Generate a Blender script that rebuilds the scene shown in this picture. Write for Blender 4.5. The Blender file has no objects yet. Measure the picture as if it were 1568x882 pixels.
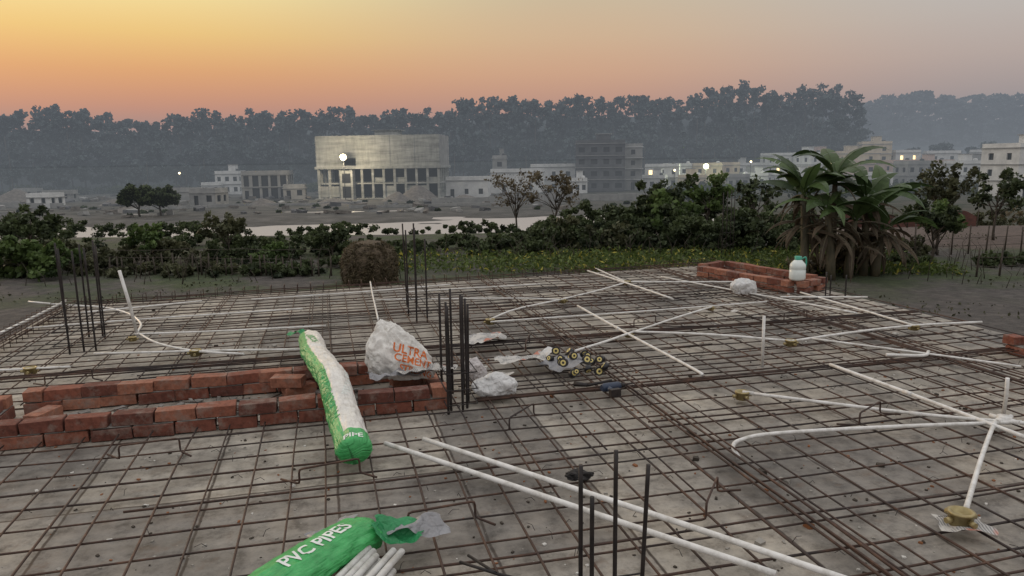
import bpy, bmesh, math, random
import numpy as np
from mathutils import Vector, Matrix, noise
from mathutils.bvhtree import BVHTree
random.seed(7); rng=np.random.default_rng(7)
sc=bpy.context.scene
sc.view_settings.view_transform='Standard'; sc.view_settings.look='None'; sc.view_settings.exposure=0
AL=math.radians(14); CA,SA=math.cos(AL),math.sin(AL)
def P(a,d,z=0.0): return Vector((a*CA-d*SA, a*SA+d*CA, z))
def lin(r,g,b):
    o=[]
    for c in (r,g,b):
        c/=255.; o.append(c/12.92 if c<=.04045 else ((c+.055)/1.055)**2.4)
    return (*o,1)
U=random.uniform
# ---------------------------------------------------------------- materials
def nt_mat(name):
    m=bpy.data.materials.new(name); m.use_nodes=True
    nt=m.node_tree; b=nt.nodes['Principled BSDF']; return m,nt,b
def N(nt,t,**k):
    n=nt.nodes.new(t)
    for a,v in k.items():
        if a.startswith('_'): setattr(n,a[1:],v)
        else: n.inputs[a.replace('_',' ')].default_value=v
    return n
def ramp(nt,fac,stops,interp='LINEAR'):
    r=nt.nodes.new('ShaderNodeValToRGB'); cr=r.color_ramp; cr.interpolation=interp
    while len(cr.elements)<len(stops): cr.elements.new(.5)
    for e,(p,c) in zip(cr.elements,stops):
        e.position=p; e.color=c if len(c)==4 else (*c,1)
    nt.links.new(fac,r.inputs[0]); return r
def mix(nt,f,a,b,mode='MIX'):
    m=nt.nodes.new('ShaderNodeMix'); m.data_type='RGBA'; m.blend_type=mode
    for s,v in ((0,f),(6,a),(7,b)):
        if hasattr(v,'links'): nt.links.new(v,m.inputs[s])
        else: m.inputs[s].default_value=v if s==0 else (v if len(v)==4 else (*v,1))
    return m.outputs[2]
def pos(nt,scale=(1,1,1),rot=0,world=True):
    if world: o=nt.nodes.new('ShaderNodeNewGeometry').outputs['Position']
    else: o=nt.nodes.new('ShaderNodeTexCoord').outputs['Object']
    mp=nt.nodes.new('ShaderNodeMapping'); mp.inputs['Scale'].default_value=scale; mp.inputs['Rotation'].default_value=(0,0,rot)
    nt.links.new(o,mp.inputs[0]); return mp.outputs[0]
def noi(nt,vec,scale,detail=6,rough=.6,out=0):
    n=N(nt,'ShaderNodeTexNoise',Scale=scale,Detail=detail,Roughness=rough); nt.links.new(vec,n.inputs['Vector']); return n.outputs[out]
def bump(nt,b,h,strength=.3,dist=.02):
    bp=N(nt,'ShaderNodeBump',Strength=strength,Distance=dist); nt.links.new(h,bp.inputs['Height']); nt.links.new(bp.outputs[0],b.inputs['Normal'])
def simple(name,c1,c2,scale=5,rough=.7,metal=0,bs=.2,bd=.01,sc3=(1,1,1),detail=6):
    m,nt,b=nt_mat(name); v=pos(nt,sc3); n=noi(nt,v,scale,detail)
    r=ramp(nt,n,[(.3,c1),(.7,c2)]); nt.links.new(r.outputs[0],b.inputs['Base Color'])
    b.inputs['Roughness'].default_value=rough; b.inputs['Metallic'].default_value=metal
    if bs: bump(nt,b,n,bs,bd)
    return m
def foliage(name,dark,light,rough=.6,extra=None,trans=.25):
    m,nt,b=nt_mat(name); at=nt.nodes.new('ShaderNodeAttribute'); at.attribute_name='tone'
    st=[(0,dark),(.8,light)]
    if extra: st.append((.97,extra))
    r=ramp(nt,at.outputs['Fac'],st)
    if not trans:
        df=nt.nodes.new('ShaderNodeBsdfDiffuse'); nt.links.new(r.outputs[0],df.inputs[0]); nt.links.new(df.outputs[0],nt.nodes['Material Output'].inputs[0]); nt.nodes.remove(b); return m
    nt.links.new(r.outputs[0],b.inputs['Base Color'])
    b.inputs['Roughness'].default_value=rough; b.inputs['Specular IOR Level'].default_value=.25
    tr=nt.nodes.new('ShaderNodeBsdfTranslucent'); nt.links.new(r.outputs[0],tr.inputs[0])
    mx=nt.nodes.new('ShaderNodeMixShader'); mx.inputs[0].default_value=trans
    nt.links.new(b.outputs[0],mx.inputs[1]); nt.links.new(tr.outputs[0],mx.inputs[2])
    nt.links.new(mx.outputs[0],nt.nodes['Material Output'].inputs[0]); return m
def plain(name,c,rough=.5,emit=0):
    m,nt,b=nt_mat(name); v=pos(nt); n=noi(nt,v,8,3)
    r=ramp(nt,n,[(.3,tuple(x*.85 for x in c)),(.7,tuple(min(1,x*1.1) for x in c))]); nt.links.new(r.outputs[0],b.inputs['Base Color'])
    b.inputs['Roughness'].default_value=rough
    if emit: b.inputs['Emission Color'].default_value=(*c,1); b.inputs['Emission Strength'].default_value=emit
    return m
# ---------------------------------------------------------------- mesh builder
class MB:
    def __init__(s): s.v=[];s.f=[];s.m=[];s.sm=[];s.t=[]
    def add(s,vs,fs,mi=0,smooth=False,tone=.5):
        o=len(s.v); s.v+= [tuple(x) for x in vs]
        for f in fs: s.f.append(tuple(i+o for i in f)); s.m.append(mi); s.sm.append(smooth); s.t.append(tone)
    def box(s,c,size,rz=0,mi=0,rx=0,ry=0,tone=.5,jit=0):
        M=Matrix.Translation(Vector(c))@Matrix.Rotation(rz,4,'Z')@Matrix.Rotation(ry,4,'Y')@Matrix.Rotation(rx,4,'X')
        h=[x/2 for x in size]
        vs=[M@Vector((sx*h[0]+U(-jit,jit),sy*h[1]+U(-jit,jit),sz*h[2]+U(-jit,jit))) for sx in(-1,1) for sy in(-1,1) for sz in(-1,1)]
        s.add(vs,[(0,1,3,2),(4,6,7,5),(0,4,5,1),(2,3,7,6),(0,2,6,4),(1,5,7,3)],mi,False,tone)
    def tube(s,pts,r,n=6,mi=0,cap=True,tone=.5,smooth=True,flat=1.0):
        pts=[Vector(p) for p in pts]; k=len(pts); rs=r if isinstance(r,(list,tuple)) else [r]*k
        vs=[];up=None
        for i,p in enumerate(pts):
            t=(pts[min(i+1,k-1)]-pts[max(i-1,0)]).normalized()
            if up is None: up=Vector((0,0,1)) if abs(t.z)<.9 else Vector((1,0,0))
            x=t.cross(up)
            if x.length<1e-4: x=t.cross(Vector((0,1,0)))
            x.normalize(); y=x.cross(t).normalized(); up=y
            for j in range(n):
                an=2*math.pi*j/n; vs.append(p+x*math.cos(an)*rs[i]+y*math.sin(an)*rs[i]*flat)
        fs=[(i*n+j,i*n+(j+1)%n,(i+1)*n+(j+1)%n,(i+1)*n+j) for i in range(k-1) for j in range(n)]
        s.add(vs,fs,mi,smooth,tone)
        if cap: 
            o=len(s.v)-len(vs); s.f.append(tuple(o+j for j in range(n))[::-1]); s.f.append(tuple(o+(k-1)*n+j for j in range(n)))
            s.m+=[mi]*2; s.sm+=[False]*2; s.t+=[tone]*2
    def lathe(s,c,prof,n=20,mi=0,M=None):
        vs=[]
        for r,z in prof:
            for j in range(n):
                an=2*math.pi*j/n; q=Vector((r*math.cos(an),r*math.sin(an),z)); q=(M@q if M else q)+Vector(c); vs.append(q)
        k=len(prof)
        s.add(vs,[(i*n+j,i*n+(j+1)%n,(i+1)*n+(j+1)%n,(i+1)*n+j) for i in range(k-1) for j in range(n)],mi,True)
    def build(s,name,mats,bevel=0,loc=None):
        me=bpy.data.meshes.new(name); me.from_pydata(s.v,[],s.f)
        for m in (mats if isinstance(mats,list) else [mats]): me.materials.append(m)
        me.polygons.foreach_set('material_index',s.m); me.polygons.foreach_set('use_smooth',s.sm)
        a=me.attributes.new('tone','FLOAT','FACE'); a.data.foreach_set('value',s.t)
        me.update(); o=bpy.data.objects.new(name,me); sc.collection.objects.link(o)
        if bevel:
            md=o.modifiers.new('b','BEVEL'); md.width=bevel; md.segments=2; md.limit_method='ANGLE'
        return o
def quads(name,C,S,tone,mat,elong=1.5,upbias=0.,extra=None):
    """leaf cloud: C (n,3) centres, S (n,) sizes"""
    n=len(C); a=rng.normal(size=(n,3)); a[:,2]*=(1-upbias); a/=np.linalg.norm(a,axis=1)[:,None]
    b=rng.normal(size=(n,3)); b-= (b*a).sum(1)[:,None]*a; b/=np.linalg.norm(b,axis=1)[:,None]
    A=a*S[:,None]*elong*.5; B=b*S[:,None]*.5
    V=np.stack([C-A,C+B*.9-A*.1,C+A,C-B*.9-A*.1],1).reshape(-1,3)
    F=np.arange(4*n).reshape(n,4)
    me=bpy.data.meshes.new(name); me.vertices.add(4*n); me.vertices.foreach_set('co',V.ravel())
    me.loops.add(4*n); me.loops.foreach_set('vertex_index',F.ravel()); me.polygons.add(n)
    me.polygons.foreach_set('loop_start',np.arange(0,4*n,4)); me.polygons.foreach_set('loop_total',np.full(n,4))
    me.update(calc_edges=True); me.materials.append(mat)
    t=me.attributes.new('tone','FLOAT','FACE'); t.data.foreach_set('value',np.clip(tone,0,1).astype(np.float32))
    o=bpy.data.objects.new(name,me); sc.collection.objects.link(o); return o
def clumps(cc,cr,per,size,tb):
    k=len(cc); u=rng.normal(size=(k,per,3)); u/=np.linalg.norm(u,axis=2)[:,:,None]
    rad=rng.uniform(.35,1.05,(k,per,1)); C=(cc[:,None,:]+u*rad*cr[:,None,:]).reshape(-1,3)
    S=(size*rng.uniform(.6,1.4,(k,per))).reshape(-1)
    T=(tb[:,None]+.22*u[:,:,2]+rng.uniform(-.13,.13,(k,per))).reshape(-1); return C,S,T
def join(objs,name):
    bpy.ops.object.select_all(action='DESELECT')
    for o in objs: o.select_set(True)
    bpy.context.view_layer.objects.active=objs[0]; bpy.ops.object.join(); objs[0].name=name; objs[0].data.name=name; return objs[0]
# ---------------------------------------------------------------- terrain
def sstep(a,b,x): 
    t=min(1,max(0,(x-a)/(b-a))); return t*t*(3-2*t)
def gz(x,y):
    z=-3.3-3.0*sstep(50,82,y)
    n=noise.noise(Vector((x*.05,y*.08,0)))+.5*noise.noise(Vector((x*.16,y*.3,3)))
    z+= .12*n*sstep(20,40,y)+ .32*n*sstep(60,80,y)
    yc=98+(x+6)*.16+2*math.sin(x*.07)
    z-= .75*math.exp(-((y-yc)/9.5)**2)*(1-sstep(25,45,x))
    z+= 8*sstep(290,420,y)
    return z
xs=np.concatenate([np.arange(-900,-180,60),np.arange(-180,-60,6),np.arange(-60,60,2.5),np.arange(60,240,8),np.arange(240,1000,60)])
ys=np.concatenate([np.arange(-300,0,50),np.arange(0,60,3),np.arange(60,135,1.5),np.arange(135,300,8),np.arange(300,2200,80)])
vs=[(x,y,gz(x,y)) for y in ys for x in xs]; nx=len(xs)
fs=[(j*nx+i,j*nx+i+1,(j+1)*nx+i+1,(j+1)*nx+i) for j in range(len(ys)-1) for i in range(nx-1)]
mb=MB(); mb.add(vs,fs,0,True)
m,nt,b=nt_mat('terrain'); g=nt.nodes.new('ShaderNodeNewGeometry'); sep=nt.nodes.new('ShaderNodeSeparateXYZ'); nt.links.new(g.outputs['Position'],sep.inputs[0])
v=pos(nt); n1=noi(nt,v,.25,8,.65); n2=noi(nt,v,2.5,8,.7); n3=noi(nt,v,.06,5)
earth=ramp(nt,n2,[(.3,(.038,.034,.032)),(.5,(.07,.062,.057)),(.7,(.12,.105,.095))]).outputs[0]
grass=ramp(nt,n2,[(.3,(.02,.03,.012)),(.7,(.06,.08,.03))]).outputs[0]
sand=ramp(nt,n1,[(.3,(.045,.043,.04)),(.5,(.085,.082,.077)),(.7,(.15,.143,.133))]).outputs[0]
def mr(o,a,b_): 
    n=N(nt,'ShaderNodeMapRange'); n.inputs[1].default_value=a; n.inputs[2].default_value=b_; nt.links.new(o,n.inputs[0]); return n.outputs[0]
gm=ramp(nt,n1,[(.42,(0,0,0)),(.55,(1,1,1))]).outputs[0]
yj=nt.nodes.new('ShaderNodeMath'); yj.operation='MULTIPLY_ADD'; nt.links.new(n1,yj.inputs[0]); yj.inputs[1].default_value=8; nt.links.new(sep.outputs[1],yj.inputs[2])
gy=nt.nodes.new('ShaderNodeMath'); gy.operation='MULTIPLY'; nt.links.new(gm,gy.inputs[0]); nt.links.new(mr(yj.outputs[0],28,34),gy.inputs[1])
c=mix(nt,gy.outputs[0],earth,grass)
plot=ramp(nt,n2,[(.3,(.06,.045,.038)),(.7,(.13,.095,.08))]).outputs[0]
pm=nt.nodes.new('ShaderNodeMath'); pm.operation='MULTIPLY'; nt.links.new(mr(sep.outputs[0],17,19),pm.inputs[0]); nt.links.new(mr(yj.outputs[0],43,45),pm.inputs[1])
c=mix(nt,pm.outputs[0],c,plot)
c=mix(nt,mr(yj.outputs[0],76,88),c,sand)
far=mix(nt,gm,(.035,.038,.03),(.085,.08,.07))
c=mix(nt,mr(yj.outputs[0],118,150),c,far)
rg=nt.nodes.new('ShaderNodeMath'); rg.operation='MULTIPLY'; nt.links.new(mr(sep.outputs[0],8,30),rg.inputs[0]); nt.links.new(mr(yj.outputs[0],70,80),rg.inputs[1])
c=mix(nt,rg.outputs[0],c,mix(nt,gm,(.028,.036,.02),(.065,.06,.045)))
c=mix(nt,mr(yj.outputs[0],255,285),c,(.02,.028,.02))
nt.links.new(c,b.inputs['Base Color']); b.inputs['Roughness'].default_value=.95; bump(nt,b,n2,.8,.15)
ground=mb.build('ground',m)
# silty river, base colour paled to stand in for reflected sky
m,nt,b=nt_mat('water'); v=pos(nt,(1,1.6,1)); n=noi(nt,v,2.2,4); b.inputs['Base Color'].default_value=(.42,.38,.35,1); b.inputs['Roughness'].default_value=.5; b.inputs['IOR'].default_value=1.6
bump(nt,b,n,.6,.25)
mb=MB(); mb.add([(-300,40,-6.50),(30,70,-6.50),(30,140,-6.50),(-300,130,-6.50)],[(0,1,2,3)]); mb.build('river_water',m)
# ---------------------------------------------------------------- world sky
w=bpy.data.worlds.new('World'); sc.world=w; w.use_nodes=True; nt=w.node_tree; nt.nodes.clear()
out=nt.nodes.new('ShaderNodeOutputWorld'); bg=nt.nodes.new('ShaderNodeBackground'); nt.links.new(bg.outputs[0],out.inputs[0])
tc=nt.nodes.new('ShaderNodeTexCoord'); sp=nt.nodes.new('ShaderNodeSeparateXYZ'); nt.links.new(tc.outputs['Generated'],sp.inputs[0])
def M1(op,a,b_=None):
    n=nt.nodes.new('ShaderNodeMath'); n.operation=op
    for i,x in enumerate((a,b_)):
        if x is None: continue
        if hasattr(x,'links'): nt.links.new(x,n.inputs[i])
        else: n.inputs[i].default_value=x
    return n.outputs[0]
el=M1('DIVIDE',M1('ARCSINE',sp.outputs[2]),math.radians(40))
az=M1('ARCTAN2',sp.outputs[0],sp.outputs[1])
E=lambda d:d/40.
TOP=(.92,.90,.89)
A=ramp(nt,el,[(0,lin(236,120,58)),(E(4),lin(253,146,70)),(E(6.5),lin(253,173,86)),(E(9),lin(253,206,116)),(E(12),lin(250,227,157)),(E(20),lin(235,222,190)),(E(38),TOP)]).outputs[0]
B=ramp(nt,el,[(0,lin(212,130,94)),(E(4),lin(240,155,104)),(E(6.5),lin(236,174,124)),(E(9),lin(224,185,142)),(E(12),lin(208,188,155)),(E(20),lin(210,202,190)),(E(38),TOP)]).outputs[0]
C=ramp(nt,el,[(0,lin(168,147,142)),(E(4),lin(194,166,155)),(E(6.5),lin(199,177,165)),(E(9),lin(195,184,176)),(E(12),lin(188,188,186)),(E(20),lin(200,202,205)),(E(38),TOP)]).outputs[0]
def mrw(o,a,b_):
    n=nt.nodes.new('ShaderNodeMapRange'); n.interpolation_type='SMOOTHSTEP'; n.inputs[1].default_value=a; n.inputs[2].default_value=b_; nt.links.new(o,n.inputs[0]); return n.outputs[0]
r=math.radians
col=mix(nt,mrw(az,r(-26),r(6)),A,B); col=mix(nt,mrw(az,r(2),r(36)),col,C); col=mix(nt,mrw(az,r(-45),r(-95)),col,C)
sky=nt.nodes.new('ShaderNodeTexSky'); sky.sky_type='NISHITA'; sky.sun_disc=False; sky.sun_elevation=r(6); sky.sun_rotation=r(-48)
col=mix(nt,1.0,col,mix(nt,1.0,sky.outputs[0],(.006,.006,.006),'MULTIPLY'),'ADD')
nt.links.new(col,bg.inputs[0]); bg.inputs[1].default_value=1.0
sl=bpy.data.lights.new('sun','SUN'); sl.energy=.55; sl.angle=r(12); sl.color=(1,.68,.42); so=bpy.data.objects.new('sun',sl); sc.collection.objects.link(so)
sd=Vector((math.sin(r(-48))*math.cos(r(11)),math.cos(r(-48))*math.cos(r(11)),math.sin(r(11)))); so.rotation_euler=sd.to_track_quat('Z','Y').to_euler()
# haze: layers thinning with height, own glow stands in for sky-lit air
def haze(z0,z1,dens,colr):
    m=bpy.data.materials.new('haze'); m.use_nodes=True; nt=m.node_tree; nt.nodes.clear(); o=nt.nodes.new('ShaderNodeOutputMaterial')
    ab=nt.nodes.new('ShaderNodeVolumeAbsorption'); ab.inputs[0].default_value=(0,0,0,1); ab.inputs[1].default_value=dens
    em=nt.nodes.new('ShaderNodeEmission'); em.inputs[0].default_value=(*colr,1); em.inputs[1].default_value=dens
    ad=nt.nodes.new('ShaderNodeAddShader'); nt.links.new(ab.outputs[0],ad.inputs[0]); nt.links.new(em.outputs[0],ad.inputs[1]); nt.links.new(ad.outputs[0],o.inputs['Volume'])
    mb=MB(); mb.box((0,560,(z0+z1)/2),(1900,900,z1-z0)); mb.build('haze',m)
haze(-10,2,.0033,(.225,.25,.275)); haze(2.05,9,.0031,(.225,.25,.28)); haze(9.05,36,.0027,(.225,.25,.285))
# ---------------------------------------------------------------- camera
p=r(9.6);rr=r(0.8)
F=Vector((0,math.cos(p),-math.sin(p)));U0=Vector((0,math.sin(p),math.cos(p)));R0=Vector((1,0,0))
R=R0*math.cos(rr)-U0*math.sin(rr);UU=U0*math.cos(rr)+R0*math.sin(rr)
cd=bpy.data.cameras.new('camera'); cam=bpy.data.objects.new('camera',cd); sc.collection.objects.link(cam); sc.camera=cam
cam.matrix_world=Matrix(((R.x,UU.x,-F.x,0),(R.y,UU.y,-F.y,0),(R.z,UU.z,-F.z,1.6),(0,0,0,1)))
cd.sensor_width=36; cd.lens=26; cd.clip_start=.05; cd.clip_end=4000
# ---------------------------------------------------------------- deck
m,nt,b=nt_mat('concrete_deck')
v=pos(nt,(1,1,1),-AL); br=N(nt,'ShaderNodeTexBrick',Scale=1.0); br.offset=0; br.squash=1
br.inputs['Mortar Size'].default_value=.010; br.inputs['Brick Width'].default_value=.62; br.inputs['Row Height'].default_value=.92; br.inputs['Mortar Smooth'].default_value=.7
br.inputs['Color1'].default_value=(.19,.18,.17,1); br.inputs['Color2'].default_value=(.38,.36,.325,1); br.inputs['Mortar'].default_value=(.07,.055,.045,1)
nw=noi(nt,v,3,3,out=1); vm=nt.nodes.new('ShaderNodeVectorMath'); vm.operation='MULTIPLY_ADD'; nt.links.new(nw,vm.inputs[0]); vm.inputs[1].default_value=(.03,.03,0); nt.links.new(v,vm.inputs[2]); nt.links.new(vm.outputs[0],br.inputs['Vector'])
n1=noi(nt,v,1.1,8,.7); n2=noi(nt,v,9,8,.75); n3=noi(nt,v,45,4,.7)
c=mix(nt,1.0,br.outputs[0],ramp(nt,n1,[(.34,(.45,.43,.41)),(.5,(.95,.93,.9)),(.66,(1.3,1.24,1.14))]).outputs[0],'MULTIPLY')
c=mix(nt,1.0,c,ramp(nt,n2,[(.32,(.38,.36,.34)),(.5,(1,.98,.96)),(.7,(1.3,1.28,1.24))]).outputs[0],'MULTIPLY')
c=mix(nt,ramp(nt,noi(nt,v,5.5,6,.7),[(.57,(0,0,0)),(.70,(.6,.6,.6))]).outputs[0],c,(.14,.09,.06))
c=mix(nt,ramp(nt,n3,[(.66,(0,0,0)),(.72,(.8,.8,.8))]).outputs[0],c,(.5,.46,.40))
nt.links.new(c,b.inputs['Base Color']); nt.links.new(ramp(nt,n1,[(.3,(.4,.4,.4)),(.6,(.85,.85,.85))]).outputs[0],b.inputs['Roughness']); bump(nt,b,n2,.35,.01)
DECK=m
poly=[(-3.05,-2.5),(5.95,-2.5),(5.95,10.25),(-3.05,9.6)]
def back(a): return 9.6+(a+3.05)/9*.65
mb=MB(); top=[P(a,d,0) for a,d in poly]; bot=[P(a,d,-.14) for a,d in poly]
mb.add(top+bot,[(0,1,2,3),(7,6,5,4),(0,4,5,1),(1,5,6,2),(2,6,7,3),(3,7,4,0)],0)
mb.build('concrete_roof_slab',DECK)
CONC=simple('concrete',(.16,.155,.145),(.27,.26,.245),4,.9)
mb=MB()
for (a0,d0),(a1,d1) in zip(poly,poly[1:]+poly[:1]):
    q0,q1=P(a0*.97+.04,d0*.97+.1),P(a1*.97+.04,d1*.97+.1); L=(q1-q0).length; c=(q0+q1)/2; ang=math.atan2(q1.y-q0.y,q1.x-q0.x)
    mb.box((c.x,c.y,-.29),(L,.23,.29),ang)
    for k in range(4):
        q=q0.lerp(q1,k/3.); mb.box((q.x,q.y,-1.9),(.3,.3,2.9),AL)
mb.build('concrete_column_frame',CONC)
# ---------------------------------------------------------------- rebar grid
m,nt,b=nt_mat('rusty_rebar'); v=pos(nt); n=noi(nt,v,14,5); n2=noi(nt,v,1.5,3)
c=ramp(nt,n,[(.3,(.028,.016,.013)),(.55,(.070,.036,.024)),(.75,(.14,.07,.042))]).outputs[0]
c=mix(nt,ramp(nt,n2,[(.48,(0,0,0)),(.62,(.85,.85,.85))]).outputs[0],c,(.026,.02,.02))
nt.links.new(c,b.inputs['Base Color']); b.inputs['Roughness'].default_value=.7; b.inputs['Metallic'].default_value=.1
RUST=m
BLK=simple('dark_rebar',(.012,.011,.012),(.04,.032,.03),20,.6,.3)
mb=MB()
def bar(a0,d0,a1,d1,z,r=.0055,w=.010,seg=.55):
    L=math.hypot(a1-a0,d1-d0); k=max(2,int(L/seg)); pts=[]; ph=U(0,9); r*=U(.85,1.15)
    for i in range(k+1):
        t=i/k; pts.append(P(a0+(a1-a0)*t+w*noise.noise(Vector((i*.6,ph,0)))*1.5,d0+(d1-d0)*t+w*noise.noise(Vector((i*.6,ph,5)))*1.5,z+.010*noise.noise(Vector((i*.8,ph,9)))))
    mb.tube(pts,r,5)
d=-.6
while d<9.95:
    s=U(-.06,.06); z=.028+U(-.004,.006)
    if 4.72<d<5.36: bar(.85,d,5.85,d+s,z)
    else:
        e=5.85 if d<9.6 else 5.8
        if d<9.5: bar(-2.95+U(-.1,.08),d,e+U(-.1,.1),d+s,z)
        else: bar(2.5,d,e,d+s,z)
    if random.random()<(.15 if d<4.6 else .4): bar(U(-2.9,2),d+.05,U(2.5,5.8),d+.05+U(-.09,.09),z+.012)
    d+=(.20 if d<4.6 else .175)+U(-.02,.022)
a=-2.88
while a<5.9:
    s=U(-.05,.05); z=.040+U(-.004,.006)
    if a<.75:
        bar(a,-.6,a+s*.5,4.62,z); bar(a+s*.6,5.42,a+s,back(a)-.03,z)
    else: bar(a,-.6,a+s,back(a)-.03+U(-.05,.05),z)
    if random.random()<.3:
        y0=U(2.5,5) if a>.8 else U(5.45,6.5); bar(a+.04,y0,a+.04+U(-.05,.05),min(9.4,y0+U(2,4.5)),z+.01)
    a+=.205+U(-.022,.022)
for k in range(5): bar(1.93+k*.035,.5,1.97+k*.035+U(-.02,.02),back(2),.05+.012*(k%3),.006)
for k in range(4): bar(4.55+k*.04,.5,4.6+k*.04,back(4.6),.05+.01*(k%2),.006)
for k in range(3): bar(-2.9,6.1+k*.04,5.8,6.12+k*.04,.055,.006)
for k in range(3): bar(.9,4.6+k*.03,5.8,4.62+k*.04,.055,.006)
for _ in range(12):
    a0,d0=U(.9,4.6),U(5.5,8.5); an=U(-.6,.6); bar(a0,d0,a0+math.cos(an)*1.4,d0+math.sin(an)*1.4,.068,.004)
for k in range(4): bar(-3.0+.05*k,3,-3.0+.05*k,9.4,.06+.05*(k%2),.006)
d=3.5
while d<9.4:
    mb.tube([P(-3.03,d,.02),P(-3.03,d+.01,.13),P(-2.83,d,.13),P(-2.83,d,.02)],.004,4); d+=.14
a=-2.8
while a<5.7:
    dd=back(a)-.05; mb.tube([P(a,dd,.02),P(a,dd,.12),P(a,dd-.18,.12),P(a,dd-.18,.02)],.004,4); a+=.16
for k in range(3): bar(-2.9,9.5-.08*k,5.7,10.15-.08*k,.05+.03*(k%2),.006)
mb.build('rebar_grid',RUST)
def chair(a,d,ang,L=.3,h=.13,r=.0055):
    mb=MB(); c,s=math.cos(ang),math.sin(ang)
    q=lambda u,w,z:P(a+c*u-s*w,d+s*u+c*w,z)
    raw=[q(-L*.75,.1,.055),q(-L*.5,.0,.055),q(-L*.5,0,h),q(L*.5,0,h),q(L*.5,0,.055),q(L*.7,-.1,.055)]
    pts=[]
    for i,pt in enumerate(raw):
        if 0<i<len(raw)-1:
            pts+= [pt+(raw[i-1]-pt).normalized()*.02, pt+((raw[i-1]-pt).normalized()+(raw[i+1]-pt).normalized())*.004, pt+(raw[i+1]-pt).normalized()*.02]
        else: pts.append(pt)
    mb.tube(pts,r,6); mb.build('rebar_chair',RUST)
for q in [(-1.0,4.2,.1),(-.05,3.62,.2),(1.63,2.84,.9),(1.08,4.13,.8),(.42,3.0,.1),(2.9,6.4,.4),(1.6,5.9,1.2),(4.4,6.2,.2),(3.1,3.6,.5),(-1.9,5.9,.3)]: chair(*q)
def column(bars,ties):
    mb=MB()
    for a,d,z,lx,ly in bars:
        pts=[P(a+lx*t/6.,d+ly*t/6.,-.05+(z+.05)*t/6.) for t in range(7)]
        mb.tube(pts,.0085,8)
    aa=[b_[0] for b_ in bars]; dd=[b_[1] for b_ in bars]
    for z in ties:
        e=.012; x0,x1,y0,y1=min(aa)-e,max(aa)+e,min(dd)-e,max(dd)+e
        mb.tube([P(x0,y0,z),P(x1,y0,z+.004),P(x1,y1,z),P(x0,y1,z+.003),P(x0,y0,z)],.004,5)
    mb.build('rebar_column',BLK)
column([(.86,2.44,.50,0,.0),(.89,2.40,.39,.0,0),(.99,2.42,.55,.0,0),(1.10,2.42,.48,.02,0)],[.02])
column([(.70,4.55,.74,0,0),(.73,4.62,.70,-.01,0),(.80,4.58,.78,.0,0),(.84,4.64,.74,.0,0),(.72,4.95,.73,0,0),(.80,4.98,.75,0,0),(.88,4.97,.70,0,0),(.87,4.76,.68,.01,0)],[.06,.16,.27])
column([(-2.24,7.05,.93,.0,0),(-2.14,7.1,.90,-.01,0),(-2.05,7.12,.92,-.01,0),(-2.35,7.4,.95,-.02,0),(-2.28,7.75,.9,0,0),(-2.16,7.75,.93,0,0),(-2.1,7.6,.9,0,0)],[.08,.2,.33])
column([(.84,7.4,1.02,0,0),(.95,7.42,.86,0,0),(.98,7.65,.84,.0,0),(.84,8.3,.95,-.02,0),(.95,8.3,.9,0,0),(.80,7.8,.92,0,0)],[.1,.25])
column([(5.6,7.35,.3,0,0),(5.7,7.4,.25,0,0),(5.75,7.2,.28,0,0)],[.1])
# ---------------------------------------------------------------- bricks
m,nt,b=nt_mat('red_brick'); at=nt.nodes.new('ShaderNodeAttribute'); at.attribute_name='tone'; v=pos(nt); n=noi(nt,v,30,6,.7); n2=noi(nt,v,9,5,.7)
c=ramp(nt,at.outputs['Fac'],[(0,(.12,.042,.03)),(.5,(.22,.075,.048)),(1,(.34,.15,.095))]).outputs[0]
c=mix(nt,1.0,c,ramp(nt,n,[(.3,(.5,.46,.44)),(.6,(1.05,1.02,1))]).outputs[0],'MULTIPLY')
c=mix(nt,ramp(nt,n2,[(.50,(0,0,0)),(.68,(.7,.7,.7))]).outputs[0],c,(.25,.20,.17))
nt.links.new(c,b.inputs['Base Color']); b.inputs['Roughness'].default_value=.92; bump(nt,b,n,.6,.008); BRICK=m
MORT=simple('mortar',(.13,.12,.11),(.30,.28,.26),12,.95)
def brickrun(mb,a0,d0,a1,d1,courses=2,z0=.005,skip=()):
    L=math.hypot(a1-a0,d1-d0); ang=math.atan2(d1-d0,a1-a0)+AL; k=int(round(L/.236))
    for c in range(courses):
        off=(c%2)*.5
        for i in range(k+(1 if off else 0)):
            t=(i+.5-off)/k; ln=.226
            if off and (i==0 or i==k): 
                ln=.11; t=(.25/k) if i==0 else 1-.25/k
            if (c,i) in skip: continue
            q=P(a0+(a1-a0)*t,d0+(d1-d0)*t); 
            mb.box((q.x+U(-.011,.011),q.y+U(-.011,.011),z0+.037+c*.079+U(-.002,.002)),(ln,.108,.070),ang+U(-.06,.06),0,U(-.02,.02),U(-.02,.02),tone=U(0,1),jit=.004)
            if c<courses-1: mb.box((q.x,q.y,z0+.076+c*.079),(ln*.97,.09,.008),ang,1,jit=.001)
mb=MB()
brickrun(mb,-2.15,4.70,.72,4.70); brickrun(mb,-2.0,5.38,.5,5.42); brickrun(mb,-2.1,4.82,-2.1,5.33); brickrun(mb,.70,4.85,.66,5.36,1)
for a,d,z,rz in [(-.25,5.27,.04,.4),(-1.83,5.15,.04,1.2),(.5,5.25,.04,.2),(-.32,5.24,.115,-.3)]:
    q=P(a,d); mb.box((q.x,q.y,z),(.22,.108,.07),rz+AL,0,tone=U(0,1),jit=.003)
mb.build('brick_wall',[BRICK,MORT],.006)
mb=MB()
brickrun(mb,5.0,9.25,5.38,7.68,2); brickrun(mb,5.42,7.60,5.95,7.85,2); brickrun(mb,5.92,7.98,5.6,9.55,2); brickrun(mb,5.08,9.38,5.55,9.6,2)
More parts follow.
